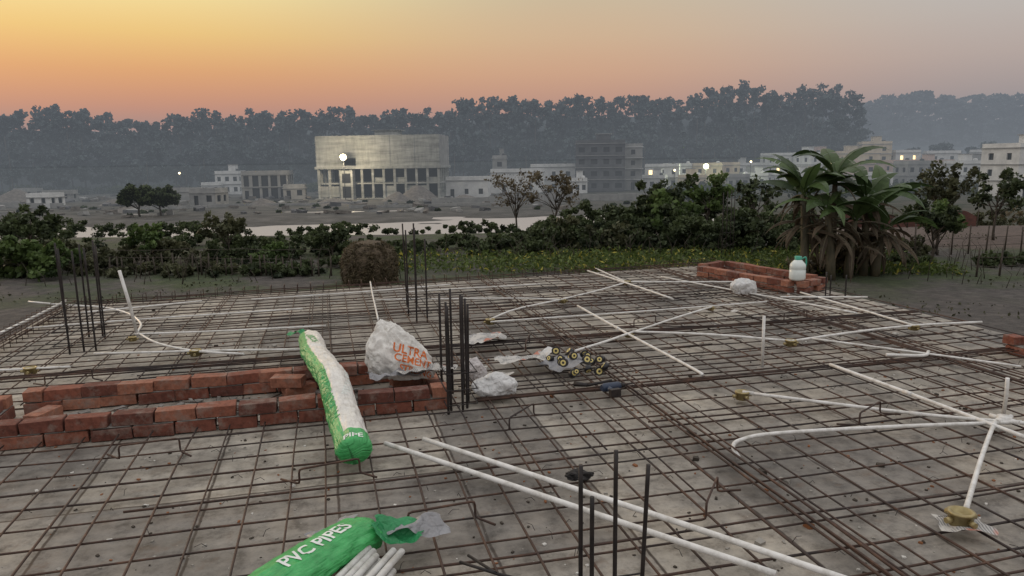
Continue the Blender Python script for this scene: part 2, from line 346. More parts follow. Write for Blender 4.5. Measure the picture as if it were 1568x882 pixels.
mb.build('brick_wall',[BRICK,MORT],.006)
mb=MB(); brickrun(mb,5.40,4.45,5.40,4.8,2); brickrun(mb,5.52,4.35,5.92,4.35,2); mb.build('brick_wall',[BRICK,MORT],.006)
mb=MB()
for _ in range(90):
    a,d=U(-1.9,.6),U(4.78,5.32); q=P(a,d,.012); mb.box(q,(U(.015,.08),U(.015,.05),.02),U(0,3),0,jit=.008)
for _ in range(12): 
    a=U(-1.8,.2); q=[P(a,U(4.8,5.3),.02),P(a+U(.2,.5),U(4.8,5.3),.025)]; mb.tube(q,.004,5,1)
mb.build('mortar_debris',[MORT,RUST])
# ---------------------------------------------------------------- conduits
WH,nt,b=nt_mat('white_pvc'); v=pos(nt); n=noi(nt,v,12,5,.7); nt.links.new(ramp(nt,n,[(.3,(.45,.43,.39)),(.55,(.70,.69,.67)),(.8,(.80,.80,.79))]).outputs[0],b.inputs['Base Color']); b.inputs['Roughness'].default_value=.38
def smoothp(pts,k=5):
    P_=[Vector(q) for q in pts]; P_=[P_[0]*2-P_[1]]+P_+[P_[-1]*2-P_[-2]]; out=[]
    for i in range(1,len(P_)-2):
        for j in range(k):
            t=j/k; a,b_,c,d=P_[i-1:i+3]
            out.append(.5*((2*b_)+(c-a)*t+(2*a-5*b_+4*c-d)*t*t+(3*b_-a-3*c+d)*t**3))
    out.append(P_[-2]); return out
def conduit(pts,r=.0125,z=.072,sm=True,joint=()):
    q=[P(x[0],x[1],x[2] if len(x)>2 else z+U(-.004,.004)) for x in pts]
    if len(q)==2 and sm: q=[q[0],q[0].lerp(q[1],.35)+Vector((U(-.015,.015),U(-.015,.015),0)),q[0].lerp(q[1],.7)+Vector((U(-.012,.012),U(-.012,.012),0)),q[1]]
    if sm and len(q)>2: q=smoothp(q)
    mb=MB(); mb.tube(q,r,10)
    for t in joint:
        i=int(t*(len(q)-1)); i=min(max(i,0),len(q)-2); u=(q[i+1]-q[i]).normalized(); mb.tube([q[i]-u*.035,q[i]+u*.035],r*1.25,10)
    mb.build('conduit_pipe',WH)
conduit([(.25,3.95,.08),(1.55,2.22,.08)],.0135); conduit([(.46,3.93,.09),(1.8,2.07,.085)],.0135)
conduit([(3.61,4.64),(3.64,3.9),(3.67,3.0)],.012,joint=(.5,)); conduit([(2.65,4.20),(3.4,3.57),(3.9,3.22)],.0105,joint=(.0,.5))
conduit([(2.07,3.34,.03),(2.08,3.42,.06),(2.16,3.47),(2.4,3.5),(3.1,3.42),(3.87,3.28)],.0115)
conduit([(3.80,3.36),(3.66,3.27),(3.2,2.91),(2.6,2.42,.08)],.012,joint=(.02,.35)); conduit([(3.87,3.40,.06),(3.855,3.38,.2),(3.84,3.37,.31)],.0115,sm=False)
conduit([(2.58,7.43),(2.57,6),(2.58,4.80),(2.59,4.72,.05)],.0115,joint=(.3,)); conduit([(3.57,9.86),(3.66,8.6),(3.71,7.45)],.011)
conduit([(1.52,7.02),(1.9,7.45),(2.53,7.84)],.0095); conduit([(2.53,7.84),(3.1,8.25),(3.71,8.75)],.0095); conduit([(1.92,5.6),(2.3,5.85),(2.65,6.09)],.0105); conduit([(2.65,6.09),(3.25,6.5),(3.9,6.93)],.0095)
conduit([(2.65,6.09),(3.25,5.78),(3.78,5.37)],.0105); conduit([(3.78,5.37),(4.5,5.5),(5.21,5.56),(5.9,5.5)],.011); conduit([(1.5,6.9),(3,6.95),(4.6,7.0)],.008); conduit([(.9,8.9),(2.6,8.95)],.008)
conduit([(4.2,4.75),(4.45,4.65),(4.6,4.75)],.013); conduit([(5.2,5.56),(5.3,7.4)],.0095); conduit([(3.7,8.75),(5.0,8.3)],.0095); conduit([(3.7,8.75),(3.75,10.0)],.0095); conduit([(4.3,9.0),(5.1,6.2)],.009); conduit([(4.9,7.2),(5.8,6.9)],.009)
conduit([(4.0,5.4),(4.9,4.2)],.0085)
conduit([(-3.4,9.55,.09),(-2.9,9.25),(-2.47,8.99),(-2.1,8.5),(-1.85,7.9),(-1.79,7.48)],.0105); conduit([(-1.79,7.48),(-1.5,6.95),(-1.13,6.54),(-.72,6.31)],.010)
conduit([(-2.64,8.69),(-1.9,8.9),(-1.45,9.06)],.0095); conduit([(-1.79,7.4),(-.9,7.3),(-.06,7.22)],.0085); conduit([(-1.95,6.7),(-.9,6.5),(-.17,6.29)],.0095); conduit([(-2.9,6.45),(-2.53,6.36),(-2.01,6.30)],.0085)
conduit([(-1.79,7.48,.04),(-1.82,7.47,.3),(-1.88,7.45,.67)],.015,sm=False); conduit([(3.18,4.86,.03),(3.18,4.865,.43)],.0115,sm=False)
conduit([(.52,9.83),(.45,7.36)],.0095); conduit([(-.9,9.0),(.4,9.1),(1.5,9.3)],.0085); conduit([(-2.9,8.0),(-1.9,8.15),(-.3,8.2)],.0085); conduit([(-2.95,9.35,.11),(-3.0,6.5,.12)],.014); conduit([(.5,8.5),(2,8.1),(2.53,7.84)],.0085)
BRASS=simple('yellow_zinc',(.25,.19,.08),(.42,.35,.18),30,.45,.5)
def jbox(a,d,z=.03,s=.8):
    mb=MB(); c=P(a,d,z); 
    mb.lathe(c,[(0.001,.0),(.055*s,.0),(.055*s,.055*s),(.06*s,.056*s),(.06*s,.066*s),(.045*s,.067*s),(.042*s,.045*s),(.001,.045*s)],20)
    for k in range(4):
        an=k*math.pi/2+AL; mb.tube([c+Vector((math.cos(an)*.05*s,math.sin(an)*.05*s,.03*s)),c+Vector((math.cos(an)*.085*s,math.sin(an)*.085*s,.03*s))],.014*s,10)
    mb.build('junction_box',BRASS)
for q in [(2.56,2.40,.05,.9),(2.62,4.22),(3.78,5.37),(-1.13,6.54),(-2.3,6.33),(-1.79,7.3,.03,.6),(1.52,7.0),(2.6,6.08,.03,.6),(3.71,8.75),(2.55,7.84,.03,.6),(3.9,6.95,.03,.6),(5.2,5.56,.03,.7)]: jbox(*q)
JT=MB(); 
c=P(3.80,3.33,.055); JT.lathe(c,[(.001,.0),(.04,.0),(.04,.04),(.001,.04)],16)
for k in range(4):
    an=k*math.pi/2+AL+.3; JT.tube([c+Vector((0,0,.02)),c+Vector((math.cos(an)*.08,math.sin(an)*.08,.02))],.014,10)
JT.build('junction_box',WH)
# ---------------------------------------------------------------- crumpled things
def crumple(name,c,size,mat,seed,amp=.3,fold=3.,shape=None,sub=5,rz=0,hf=.15):
    bm=bmesh.new(); bmesh.ops.create_icosphere(bm,subdivisions=sub,radius=1)
    for vv in bm.verts:
        q=vv.co.copy(); o=Vector((seed*3.1,seed*1.7,0))
        n=noise.noise(q*fold*.45+o)*1.2; rdg=(1-abs(noise.noise(q*fold+o)*2.2)); wq=q+.3*noise.noise_vector(q*1.6+o); r2=1-abs(noise.noise(Vector((wq.x*fold*2.2,wq.y*fold*2.2,wq.z*fold*.8))+o)*2.4)
        s=1+amp*(n+.35*rdg+hf*r2-.35)
        q=q*s
        if shape: q=shape(q)
        vv.co=Vector((q.x*size[0],q.y*size[1],max(q.z*size[2],-size[2]*.55)))
    me=bpy.data.meshes.new(name); bm.to_mesh(me); bm.free(); me.materials.append(mat)
    me.polygons.foreach_set('use_smooth',[True]*len(me.polygons))
    o=bpy.data.objects.new(name,me); sc.collection.objects.link(o); o.location=c; o.rotation_euler=(0,0,rz); return o
def plastic(name,c,rough=.42,trans=.2,bs=.55):
    m,nt,b=nt_mat(name); v=pos(nt,world=False); n=noi(nt,v,14,5,.7)
    cc=ramp(nt,n,[(.3,tuple(x*.78 for x in c)),(.6,c)]).outputs[0]
    nt.links.new(cc,b.inputs['Base Color']); b.inputs['Roughness'].default_value=rough
    vo=N(nt,'ShaderNodeTexVoronoi',Scale=16.); vo.feature='DISTANCE_TO_EDGE'; nt.links.new(mix(nt,.12,v,noi(nt,v,10,3,out=1)),vo.inputs['Vector']); bump(nt,b,ramp(nt,vo.outputs[0],[(0,(0,0,0)),(.25,(1,1,1))]).outputs[0],bs,.012)
    tr=nt.nodes.new('ShaderNodeBsdfTranslucent'); nt.links.new(cc,tr.inputs[0]); mx=nt.nodes.new('ShaderNodeMixShader'); mx.inputs[0].default_value=trans
    nt.links.new(b.outputs[0],mx.inputs[1]); nt.links.new(tr.outputs[0],mx.inputs[2]); nt.links.new(mx.outputs[0],nt.nodes['Material Output'].inputs[0]); return m
def label(txt,size,target,origin,xd,yd,mat,depth=.5,off=.003,shear=0):
    """printed lettering laid onto the surface of target"""
    cu=bpy.data.curves.new('print','FONT'); cu.body=txt; cu.size=size; cu.resolution_u=3; cu.space_line=.85; cu.offset=size*.02; cu.align_x='CENTER'; cu.align_y='CENTER'
    to=bpy.data.objects.new('tmp',cu); sc.collection.objects.link(to); bpy.context.view_layer.update()
    me=bpy.data.meshes.new_from_object(to.evaluated_get(bpy.context.evaluated_depsgraph_get())); bpy.data.objects.remove(to)
    bm=bmesh.new(); bm.from_mesh(me); bmesh.ops.triangulate(bm,faces=bm.faces); bmesh.ops.subdivide_edges(bm,edges=[e for e in bm.edges if e.calc_length()>size*.12],cuts=3,use_grid_fill=True); bmesh.ops.triangulate(bm,faces=bm.faces)
    bpy.context.view_layer.update(); mw=target.matrix_world
    bvh=BVHTree.FromPolygons([mw@v_.co for v_ in target.data.vertices],[tuple(pl.vertices) for pl in target.data.polygons])
    xd=Vector(xd).normalized(); yd=Vector(yd).normalized(); nd=xd.cross(yd).normalized(); bad=[]
    for v_ in bm.verts:
        w_=Vector(origin)+xd*(v_.co.x+shear*v_.co.y)+yd*v_.co.y+nd*depth
        h=bvh.ray_cast(w_,-nd,depth*2)
        if h[0] is None: bad.append(v_)
        else: v_.co=h[0]+nd*off
    bmesh.ops.delete(bm,geom=bad,context='VERTS'); bm.to_mesh(me); bm.free(); me.materials.clear(); me.materials.append(mat)
    o=bpy.data.objects.new('printed_text',me); sc.collection.objects.link(o); o.parent=target; o.matrix_parent_inverse=mw.inverted(); return o
SACK=plastic('woven_sack',(.80,.78,.74),.65,.06,.35); WBAG=plastic('white_plastic',(.80,.80,.80)); PBAG=plastic('pinkish_plastic',(.7,.66,.66))
ORG=plain('orange_print',(.72,.17,.03),.5); WPR=plain('white_print',(.75,.78,.74),.4); GPR=plain('green_print',(.04,.36,.10),.4)
def sackshape(q):
    t=(q.z+1)/2
    return Vector((q.x*(1.12-.62*t)-.34*t+.30*(1-t)*.45,q.y*(1-.35*t),q.z*1.0+.16*(q.x<-.1)*min(1,abs(q.x+.1)*3)))
sk=crumple('cement_sack',P(.47,5.13,.25),(.27,.18,.25),SACK,3,.26,2.2,shape=sackshape,sub=6,rz=.1,hf=.3)
for i,(t_,s_) in enumerate([('ULTRA',.085),('CEMENT',.072),('STRONG',.06)]):
    label(t_,s_,sk,P(.53+.012*i,4.96,.335-.073*i),P(1,.0,0)-Vector((0,0,.35)),Vector((.15,.35,1)),ORG,.5)
crumple('plastic_bag',P(1.07,4.78,.09),(.15,.11,.09),WBAG,5,.3,2.2,rz=.3); crumple('plastic_bag',P(1.0,5.15,.10),(.08,.07,.10),PBAG,8,.35,2.2); crumple('plastic_bag',P(4.70,7.62,.12),(.16,.11,.12),WBAG,11,.3,2.2)
def sheet(name,a,d,z,w,h,mat,seed,rz=0,amp=.05,nn=30,fr=4.):
    mb=MB(); vs=[]
    for j in range(nn+1):
        for i in range(nn+1):
            x=(i/nn-.5)*w; y=(j/nn-.5)*h; q=Vector((x*fr,y*fr,seed*2.3))
            zz=amp*(.9*(1-abs(noise.noise(q)*2))+.35*(1-abs(noise.noise(q*2.6)*2)))
            ex=1+.35*noise.noise(Vector((math.atan2(y,x)*1.5,seed,2)))
            vs.append(Vector((x*ex+.03*noise.noise(q*1.5),y*ex+.03*noise.noise(q*1.5+Vector((4,4,4))),zz)))
    M=Matrix.Rotation(rz,4,'Z'); c=P(a,d,z)
    mb.add([M@q for q in vs],[(j*(nn+1)+i,j*(nn+1)+i+1,(j+1)*(nn+1)+i+1,(j+1)*(nn+1)+i) for j in range(nn) for i in range(nn)],0,True)
    o=mb.build(name,mat); o.location=c; return o
m,nt,b=nt_mat('newsprint'); v=pos(nt,(1,1,1),.2,world=False); n=N(nt,'ShaderNodeTexWave',Scale=28.,Distortion=2.); nt.links.new(v,n.inputs[0]); n2=noi(nt,v,14,4)
c=mix(nt,ramp(nt,n2,[(.45,(0,0,0)),(.52,(.75,.75,.75))]).outputs[0],(.50,.48,.45),ramp(nt,n.outputs[0],[(.3,(.10,.10,.11)),(.6,(.42,.41,.39))]).outputs[0])
c=mix(nt,ramp(nt,noi(nt,v,6,2),[(.62,(0,0,0)),(.66,(.8,.8,.8))]).outputs[0],c,(.45,.14,.08))
nt.links.new(c,b.inputs['Base Color']); b.inputs['Roughness'].default_value=.8; NEWS=m
GPL=plastic('grey_plastic_film',(.36,.36,.38)); GREENPL=plastic('green_plastic_film',(.04,.32,.12))
sheet('newspaper',1.30,6.2,.07,.34,.2,NEWS,1,.2,.04); sheet('newspaper',1.42,5.38,.07,.42,.18,NEWS,2,.5,.05); sheet('newspaper',1.68,5.52,.07,.18,.13,WBAG,4,.5,.05)
sheet('plastic_sheet',.62,5.0,.14,.42,.2,NEWS,6,.1,.06); sheet('plastic_sheet',.42,4.98,.13,.4,.18,GPL,7,.5,.07); sheet('newspaper',2.54,2.38,.05,.2,.13,NEWS,9,-.4,.02); sheet('newspaper',1.15,5.0,.07,.2,.14,NEWS,12,.9,.04)
sheet('newspaper',4.0,6.6,.07,.12,.08,NEWS,13,.5,.02)
# pipe bundle in printed sleeve
m,nt,b=nt_mat('printed_sleeve'); at=nt.nodes.new('ShaderNodeAttribute'); at.attribute_name='uvw'; sp=nt.nodes.new('ShaderNodeSeparateXYZ'); nt.links.new(at.outputs['Vector'],sp.inputs[0])
nn=noi(nt,pos(nt),7,3)
def MM(op,a,b_,c_=None):
    n=nt.nodes.new('ShaderNodeMath'); n.operation=op
    for i,x in enumerate((a,b_,c_)):
        if x is None: continue
        if hasattr(x,'links'): nt.links.new(x,n.inputs[i])
        else: n.inputs[i].default_value=x
    return n.outputs[0]
xx=MM('MULTIPLY_ADD',nn,.05,sp.outputs[0])
band=ramp(nt,xx,[(0,(0,0,0)),(.60,(0,0,0)),(.61,(1,1,1)),(.86,(1,1,1)),(.87,(0,0,0))]).outputs[0]
ends=ramp(nt,sp.outputs[2],[(.45,(0,0,0)),(.55,(1,1,1))]).outputs[0]
gcol=ramp(nt,noi(nt,pos(nt),16,5,.7),[(.3,(.03,.27,.07)),(.6,(.06,.42,.12))]).outputs[0]; wcol=ramp(nt,noi(nt,pos(nt),16,5,.7),[(.3,(.54,.51,.46)),(.6,(.78,.76,.72))]).outputs[0]
c=mix(nt,band,wcol,gcol); c=mix(nt,ends,c,gcol)
nt.links.new(c,b.inputs['Base Color']); b.inputs['Roughness'].default_value=.38
wv=N(nt,'ShaderNodeTexNoise',Scale=1.,Detail=4.); cm=nt.nodes.new('ShaderNodeCombineXYZ'); nt.links.new(MM('MULTIPLY',sp.outputs[0],22.),cm.inputs[0]); nt.links.new(MM('MULTIPLY',sp.outputs[1],9.),cm.inputs[1]); nt.links.new(cm.outputs[0],wv.inputs[0]); bump(nt,b,wv.outputs[0],1.0,.02); SLEEVE=m
def sleeve(name,ctrl,rad,flat=.8,seed=1,green=None,open_end=False,pinch=None):
    pts=smoothp([P(*q) for q in ctrl],18); L=0; vs=[];uv=[];n=48
    tot=sum((pts[i+1]-pts[i]).length for i in range(len(pts)-1))
    for i,q in enumerate(pts):
        if i: L+=(pts[i]-pts[i-1]).length
        t=(pts[min(i+1,len(pts)-1)]-pts[max(0,i-1)]).normalized(); x=t.cross(Vector((0,0,1))).normalized(); y=x.cross(t)
        e=min(1,.80+(L/.03)*.2,10 if open_end else .84+(max(0,tot-L)/.02)*.16)
        if pinch: 
            for pp in pinch: e*=1-.16*math.exp(-((L-pp)/.03)**2)
        for j in range(n+1):
            an=math.pi*1.5-2*math.pi*j/n
            ribs=.04*abs(math.cos(an*4.5+.6*math.sin(L*1.2)))
            rr_=rad*e*(1+ribs+.09*noise.noise(Vector((L*5,math.cos(an)*2,math.sin(an)*2+seed)))+.08*(1-2*abs(noise.noise(Vector((L*13,math.cos(an)*3.,math.sin(an)*3.+seed))))))
            vs.append(q+x*math.cos(an)*rr_+y*math.sin(an)*rr_*flat); uv.append((j/n,L,1. if green(L,tot) else 0.))
    k=len(pts); fs=[(i*(n+1)+j,i*(n+1)+j+1,(i+1)*(n+1)+j+1,(i+1)*(n+1)+j) for i in range(k-1) for j in range(n)]
    fs.append(tuple(range(n,-1,-1)))
    if not open_end: fs.append(tuple((k-1)*(n+1)+j for j in range(n+1)))
    mb=MB(); mb.add(vs,fs,0,True); o=mb.build(name,SLEEVE); a=o.data.attributes.new('uvw','FLOAT_VECTOR','POINT'); a.data.foreach_set('vector',[c_ for u_ in uv for c_ in u_]); return o
s1=sleeve('pipe_bundle',[(-.19,6.40,.14),(-.16,5.9,.2),(-.13,5.40,.25),(-.06,5.0,.25),(-.01,4.66,.25),(.04,4.2,.16),(.08,3.76,.12)],.088,.85,1,lambda L,T:L>T-.13,pinch=(1.0,1.04))
dirn=(P(.08,3.74)-P(-.13,5.4)).normalized()
label('PVC CONDUIT PIPES',.075,s1,P(-.05,4.42,.3),-dirn,Vector((0,0,1)).cross(-dirn),GPR); label('PVC CONDUIT',.07,s1,P(-.15,5.75,.3),-dirn,Vector((0,0,1)).cross(-dirn),GPR)
label('PIPES  3 m  PIPES',.05,s1,P(-.085,4.5,.2),-dirn,(Vector((0,0,1)).cross(-dirn)*.5+Vector((0,0,1))),WPR,.4)
label('PIPE',.06,s1,P(.075,3.8,.25),P(1,.1,0),P(0,1,0),WPR)
t1=sheet('tail',-.27,6.45,.16,.26,.07,GREENPL,3,2.6,.05); t1.parent=s1
s2=sleeve('pipe_pack',[(.10,2.93,.10),(-.03,2.80,.12),(-.18,2.62,.13),(-.40,2.34,.14)],.10,.62,4,lambda L,T:True,open_end=True)
d2=(P(-.40,2.34)-P(.10,2.93)).normalized()
label('PVC PIPES',.085,s2,P(-.10,2.70,.3),-d2,Vector((0,0,1)).cross(-d2),WPR); 
mb=MB()
for k in range(11):
    o=(k%6)*.030; zz=.075+(k//6)*.026; e_=U(-.05,.03)
    mb.tube([P(.07+o+e_,2.76-o*.55+e_,zz),P(-.36+o*1.2,2.05-o*.6,zz+.02)],.0135,12)
    q0=P(.07+o+e_,2.76-o*.55+e_,zz); dd_=(q0-P(-.36+o*1.2,2.05-o*.6,zz+.02)).normalized(); mb.tube([q0+dd_*.0005,q0+dd_*.001],.010,12,1)
pk=mb.build('pipes',[WH,DECK]); pk.parent=s2
t2=sheet('torn_film',.22,2.84,.09,.2,.12,GREENPL,8,.2,.07); t2.parent=s2
t3=sheet('torn_film_clear',.30,2.86,.08,.22,.11,GPL,10,.3,.07); t3.parent=s2
t4=sheet('torn_film_edge',-.05,2.90,.12,.22,.07,GPL,15,.9,.05); t4.parent=s2
# fittings pile
mb=MB(); 
for k in range(22):
    a,d=1.62+U(0,.34),5.40-U(0,.58); q=P(a,d,.10+U(0,.06)); an=U(0,6); t=Vector((math.cos(an),math.sin(an)-.6,U(0,1.))).normalized()
    r0=U(.022,.034); mb.tube([q-t*.018,q+t*.018],r0,14,0); mb.tube([q-t*.019,q+t*.019],r0*.66,12,1); mb.tube([q-t*.0195,q+t*.0195],r0*.3,10,0)
mb.build('electrical_tape_rolls',[plain('black_plastic',(.012,.012,.015),.35),plain('yellow_label',(.70,.58,.22),.5)])
sheet('plastic_bag',1.72,5.2,.07,.36,.26,GPL,21,.3,.05)
crumple('glove',P(1.15,3.30,.06),(.065,.045,.025),plain('dark_cloth',(.02,.018,.018),.9),13,.5,3)
# cordless drill lying on the mesh
mb=MB(); q=P(1.84,4.56,.085); ax=(P(1,.15)-P(0,0)).normalized(); sdv=Vector((-ax.y,ax.x,0))
mb.tube([q-ax*.09,q-ax*.07,q+ax*.04,q+ax*.055],[.022,.031,.030,.02],12,0); mb.tube([q+ax*.055,q+ax*.09],[.020,.013],10,1); mb.tube([q+ax*.09,q+ax*.16],.004,6,1); mb.tube([q-ax*.05,q-ax*.06-sdv*.11],[.019,.017],10,0); mb.box(q-ax*.06-sdv*.125,(.075,.035,.05),math.atan2(ax.y,ax.x),1)
mb.build('cordless_drill',[plain('dark_blue_plastic',(.02,.035,.07),.45),BLK])
mb=MB(); q=P(1.9,4.74,.07); mb.tube([q,P(1.7,4.68,.07)],.01,6); mb.tube([P(1.7,4.68,.07),P(1.62,4.74,.07)],[.012,.02],6); mb.build('pliers',BLK)
mb=MB(); mb.tube([P(.43,2.62,.08),P(.55,2.5,.08)],.006,6); mb.tube([P(.47,2.66,.08),P(.55,2.5,.08),P(.6,2.46,.08)],.006,6); mb.build('pliers',BLK)
JUGB=plain('pale_plastic',(.70,.76,.74),.25); JUGG=plain('green_lid',(.05,.34,.24),.35)
mb=MB(); c=P(5.46,7.70,.165); mb.lathe(c,[(.001,0),(.085,0),(.095,.02),(.095,.12),(.088,.13),(.095,.14),(.09,.19),(.05,.235),(.035,.245),(.035,.26)],24,0)
mb.lathe(c,[(.04,.245),(.042,.285),(.001,.29)],20,1); mb.tube(smoothp([c+Vector((.04,0,.25)),c+Vector((.09,0,.27)),c+Vector((.1,0,.2)),c+Vector((.09,0,.15))]),.01,8,1); mb.build('water_jug',[JUGB,JUGG])
m,nt,b=nt_mat('crumbs'); at=nt.nodes.new('ShaderNodeAttribute'); at.attribute_name='tone'
nt.links.new(ramp(nt,at.outputs['Fac'],[(0,(.05,.04,.03)),(.35,(.25,.1,.04)),(.6,(.3,.28,.25)),(.85,(.6,.58,.54))],'CONSTANT').outputs[0],b.inputs['Base Color']); b.inputs['Roughness'].default_value=.9
mb=MB()
for _ in range(2600):
    a,d=U(-2.8,5.8),1.5+7.9*U(0,1)**1.5; s=U(.003,.012)*(2.6 if random.random()<.06 else 1); q=P(a,d,s*.3); mb.box(q,(s*U(1,2),s,s*.6),U(0,3),0,tone=random.random(),jit=s*.15)
mb.build('mortar_crumbs',m)
mb=MB()
for _ in range(500):
    a,d=U(-2.8,5.8),U(2,8); q=P(a,d,.05); an=U(0,6); mb.tube([q,q+Vector((math.cos(an)*.02,math.sin(an)*.02,.02)),q+Vector((math.cos(an)*.05,math.sin(an)*.05,.015))],.0015,3)
mb.build('binding_wire',BLK)
# ---------------------------------------------------------------- vegetation
SHR=foliage('shrub_leaves',(.020,.029,.016),(.080,.105,.045),trans=.2); SHRL=foliage('bright_leaves',(.03,.05,.018),(.11,.165,.05)); FOR=foliage('forest_leaves_hazed',(.048,.062,.068),(.090,.112,.112),trans=0); DRY=foliage('dry_leaves',(.06,.05,.03),(.16,.13,.08)); OLV=foliage('olive_leaves',(.03,.035,.018),(.10,.105,.055),trans=.2)  # forest leaf colours lightened and blued: distance haze painted in
BARK=simple('bark',(.035,.028,.022),(.09,.075,.06),6,.9)
def shrub(x,y,rx,ry,h,n,mat=SHR,name='shrub',ls=.15,per=80):
    n=int(n*.9); th=rng.uniform(0,2*np.pi,n); rr_=np.sqrt(rng.uniform(0,1,n)); zz=rng.uniform(.08,1,n)**.9
    prof=np.sqrt(np.clip(1-zz**2.2,0.05,1)); cx=x+np.cos(th)*rr_*rx*prof; cy=y+np.sin(th)*rr_*ry*prof
    lump=np.array([1+.5*noise.noise(Vector((a*.6,b_*.6,h))) for a,b_ in zip(cx,cy)])
    g=np.array([gz(a,b_) for a,b_ in zip(cx,cy)]); cz=g+zz*(h-.3)*lump
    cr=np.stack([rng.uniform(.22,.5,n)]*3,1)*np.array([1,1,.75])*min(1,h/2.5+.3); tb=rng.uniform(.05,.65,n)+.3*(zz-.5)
    C,S,T=clumps(np.stack([cx,cy,cz],1),cr,per,ls,tb)
    return quads(name,C,S,T,mat)
def tree(x,y,h,mat=SHR,name='tree',cr=1.6,n=16,ls=.16,per=70,trunk=.14,bare=False,base=None,cs=.55):
    z0=gz(x,y) if base is None else base; mb=MB(); ends=[]
    lean=Vector((U(-.12,.12),U(-.1,.1),1))
    tp=[Vector((x,y,z0-.1))+lean*(h*.55*k/4)+Vector((U(-.1,.1),U(-.1,.1),0))*(k>0) for k in range(5)]
    mb.tube(tp,[trunk*(1-.13*k) for k in range(5)],8)
    for i in range(n):
        s=tp[random.choice([2,3,3,4,4])]; an=U(0,6.28); rad=cr*U(.35,1); e=Vector((x+math.cos(an)*rad,y+math.sin(an)*rad,z0+h*U(.5,1.0)))
        md=s.lerp(e,.5)+Vector((U(-.2,.2),U(-.2,.2),U(-.1,.3))); mb.tube([s,md,e],[trunk*.4,trunk*.25,trunk*.08],5); ends+= [e,md.lerp(e,.5)]
        for _ in range(6 if bare else 2):
            e2=e+Vector((U(-.6,.6),U(-.6,.6),U(-.1,.7)))*(cr*.45); mb.tube([md.lerp(e,.6),e2],[trunk*.12,trunk*.04],4); ends.append(e2)
    o=mb.build('trunk',BARK)
    cc=ends[::2] if bare else ends
    cc=np.array([list(q) for q in cc]); k=len(cc); c_=clumps(cc,np.stack([rng.uniform(.2,.45,k)]*3,1)*cr*cs,per if not bare else 8,ls,rng.uniform(.1,.8,k))
    l=quads('leaves',*c_,mat); return join([l,o],name)
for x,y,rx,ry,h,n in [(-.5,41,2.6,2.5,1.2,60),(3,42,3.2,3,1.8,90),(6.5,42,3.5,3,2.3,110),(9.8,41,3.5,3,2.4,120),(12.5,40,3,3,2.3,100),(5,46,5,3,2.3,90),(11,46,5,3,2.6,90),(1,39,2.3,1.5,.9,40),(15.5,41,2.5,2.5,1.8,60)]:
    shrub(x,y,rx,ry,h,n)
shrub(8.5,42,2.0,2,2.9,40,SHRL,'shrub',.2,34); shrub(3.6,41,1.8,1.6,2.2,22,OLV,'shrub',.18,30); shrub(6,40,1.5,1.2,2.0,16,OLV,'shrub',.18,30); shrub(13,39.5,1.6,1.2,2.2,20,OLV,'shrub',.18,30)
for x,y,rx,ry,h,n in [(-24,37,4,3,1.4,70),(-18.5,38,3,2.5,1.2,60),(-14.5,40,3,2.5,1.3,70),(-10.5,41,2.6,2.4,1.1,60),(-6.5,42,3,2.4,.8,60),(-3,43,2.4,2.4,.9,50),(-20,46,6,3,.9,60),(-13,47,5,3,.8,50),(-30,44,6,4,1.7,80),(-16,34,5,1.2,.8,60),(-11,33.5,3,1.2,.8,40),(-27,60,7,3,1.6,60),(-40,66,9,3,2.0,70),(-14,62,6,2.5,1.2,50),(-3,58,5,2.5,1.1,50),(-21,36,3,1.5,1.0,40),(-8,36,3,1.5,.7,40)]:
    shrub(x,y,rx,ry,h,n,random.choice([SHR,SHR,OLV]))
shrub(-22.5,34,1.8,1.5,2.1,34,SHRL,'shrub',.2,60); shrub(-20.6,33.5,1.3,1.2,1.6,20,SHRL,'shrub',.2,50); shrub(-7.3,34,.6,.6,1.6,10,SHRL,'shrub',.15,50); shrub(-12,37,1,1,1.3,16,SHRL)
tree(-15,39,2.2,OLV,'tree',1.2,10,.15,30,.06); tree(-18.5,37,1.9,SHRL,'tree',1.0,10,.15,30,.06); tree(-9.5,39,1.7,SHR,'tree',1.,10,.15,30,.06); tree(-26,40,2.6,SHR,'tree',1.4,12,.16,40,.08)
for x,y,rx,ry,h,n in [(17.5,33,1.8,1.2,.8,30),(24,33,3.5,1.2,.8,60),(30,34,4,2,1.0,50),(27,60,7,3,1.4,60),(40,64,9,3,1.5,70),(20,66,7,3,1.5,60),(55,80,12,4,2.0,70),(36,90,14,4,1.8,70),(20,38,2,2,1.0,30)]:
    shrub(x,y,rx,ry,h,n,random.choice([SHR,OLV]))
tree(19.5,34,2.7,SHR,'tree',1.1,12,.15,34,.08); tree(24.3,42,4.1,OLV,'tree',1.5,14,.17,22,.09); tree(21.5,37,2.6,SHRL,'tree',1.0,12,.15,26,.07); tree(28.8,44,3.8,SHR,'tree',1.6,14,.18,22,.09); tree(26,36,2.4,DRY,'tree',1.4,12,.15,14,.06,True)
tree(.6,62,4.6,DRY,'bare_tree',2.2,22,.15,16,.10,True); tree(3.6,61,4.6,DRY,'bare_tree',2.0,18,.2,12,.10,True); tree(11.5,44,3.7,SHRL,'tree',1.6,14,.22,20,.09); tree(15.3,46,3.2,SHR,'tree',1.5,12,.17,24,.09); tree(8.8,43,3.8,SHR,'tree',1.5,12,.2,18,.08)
for x,y,h in [(-61,122,3.8),(-58.5,124,3.4)]: tree(x,y,h+.6,SHR,'tree',2.7,22,.4,60,.2)
mb=MB()
for _ in range(320):
    x,y=random.choice([(U(-28,-4),U(31,36)),(U(16,32),U(27,36)),(U(-4,14),U(36,40))]); z=gz(x,y); h=U(.4,1.4); 
    mb.tube([(x,y,z),(x+U(-.2,.2),y,z+h*.6),(x+U(-.5,.5),y+U(-.2,.2),z+h)],[.018,.012,.004],4)
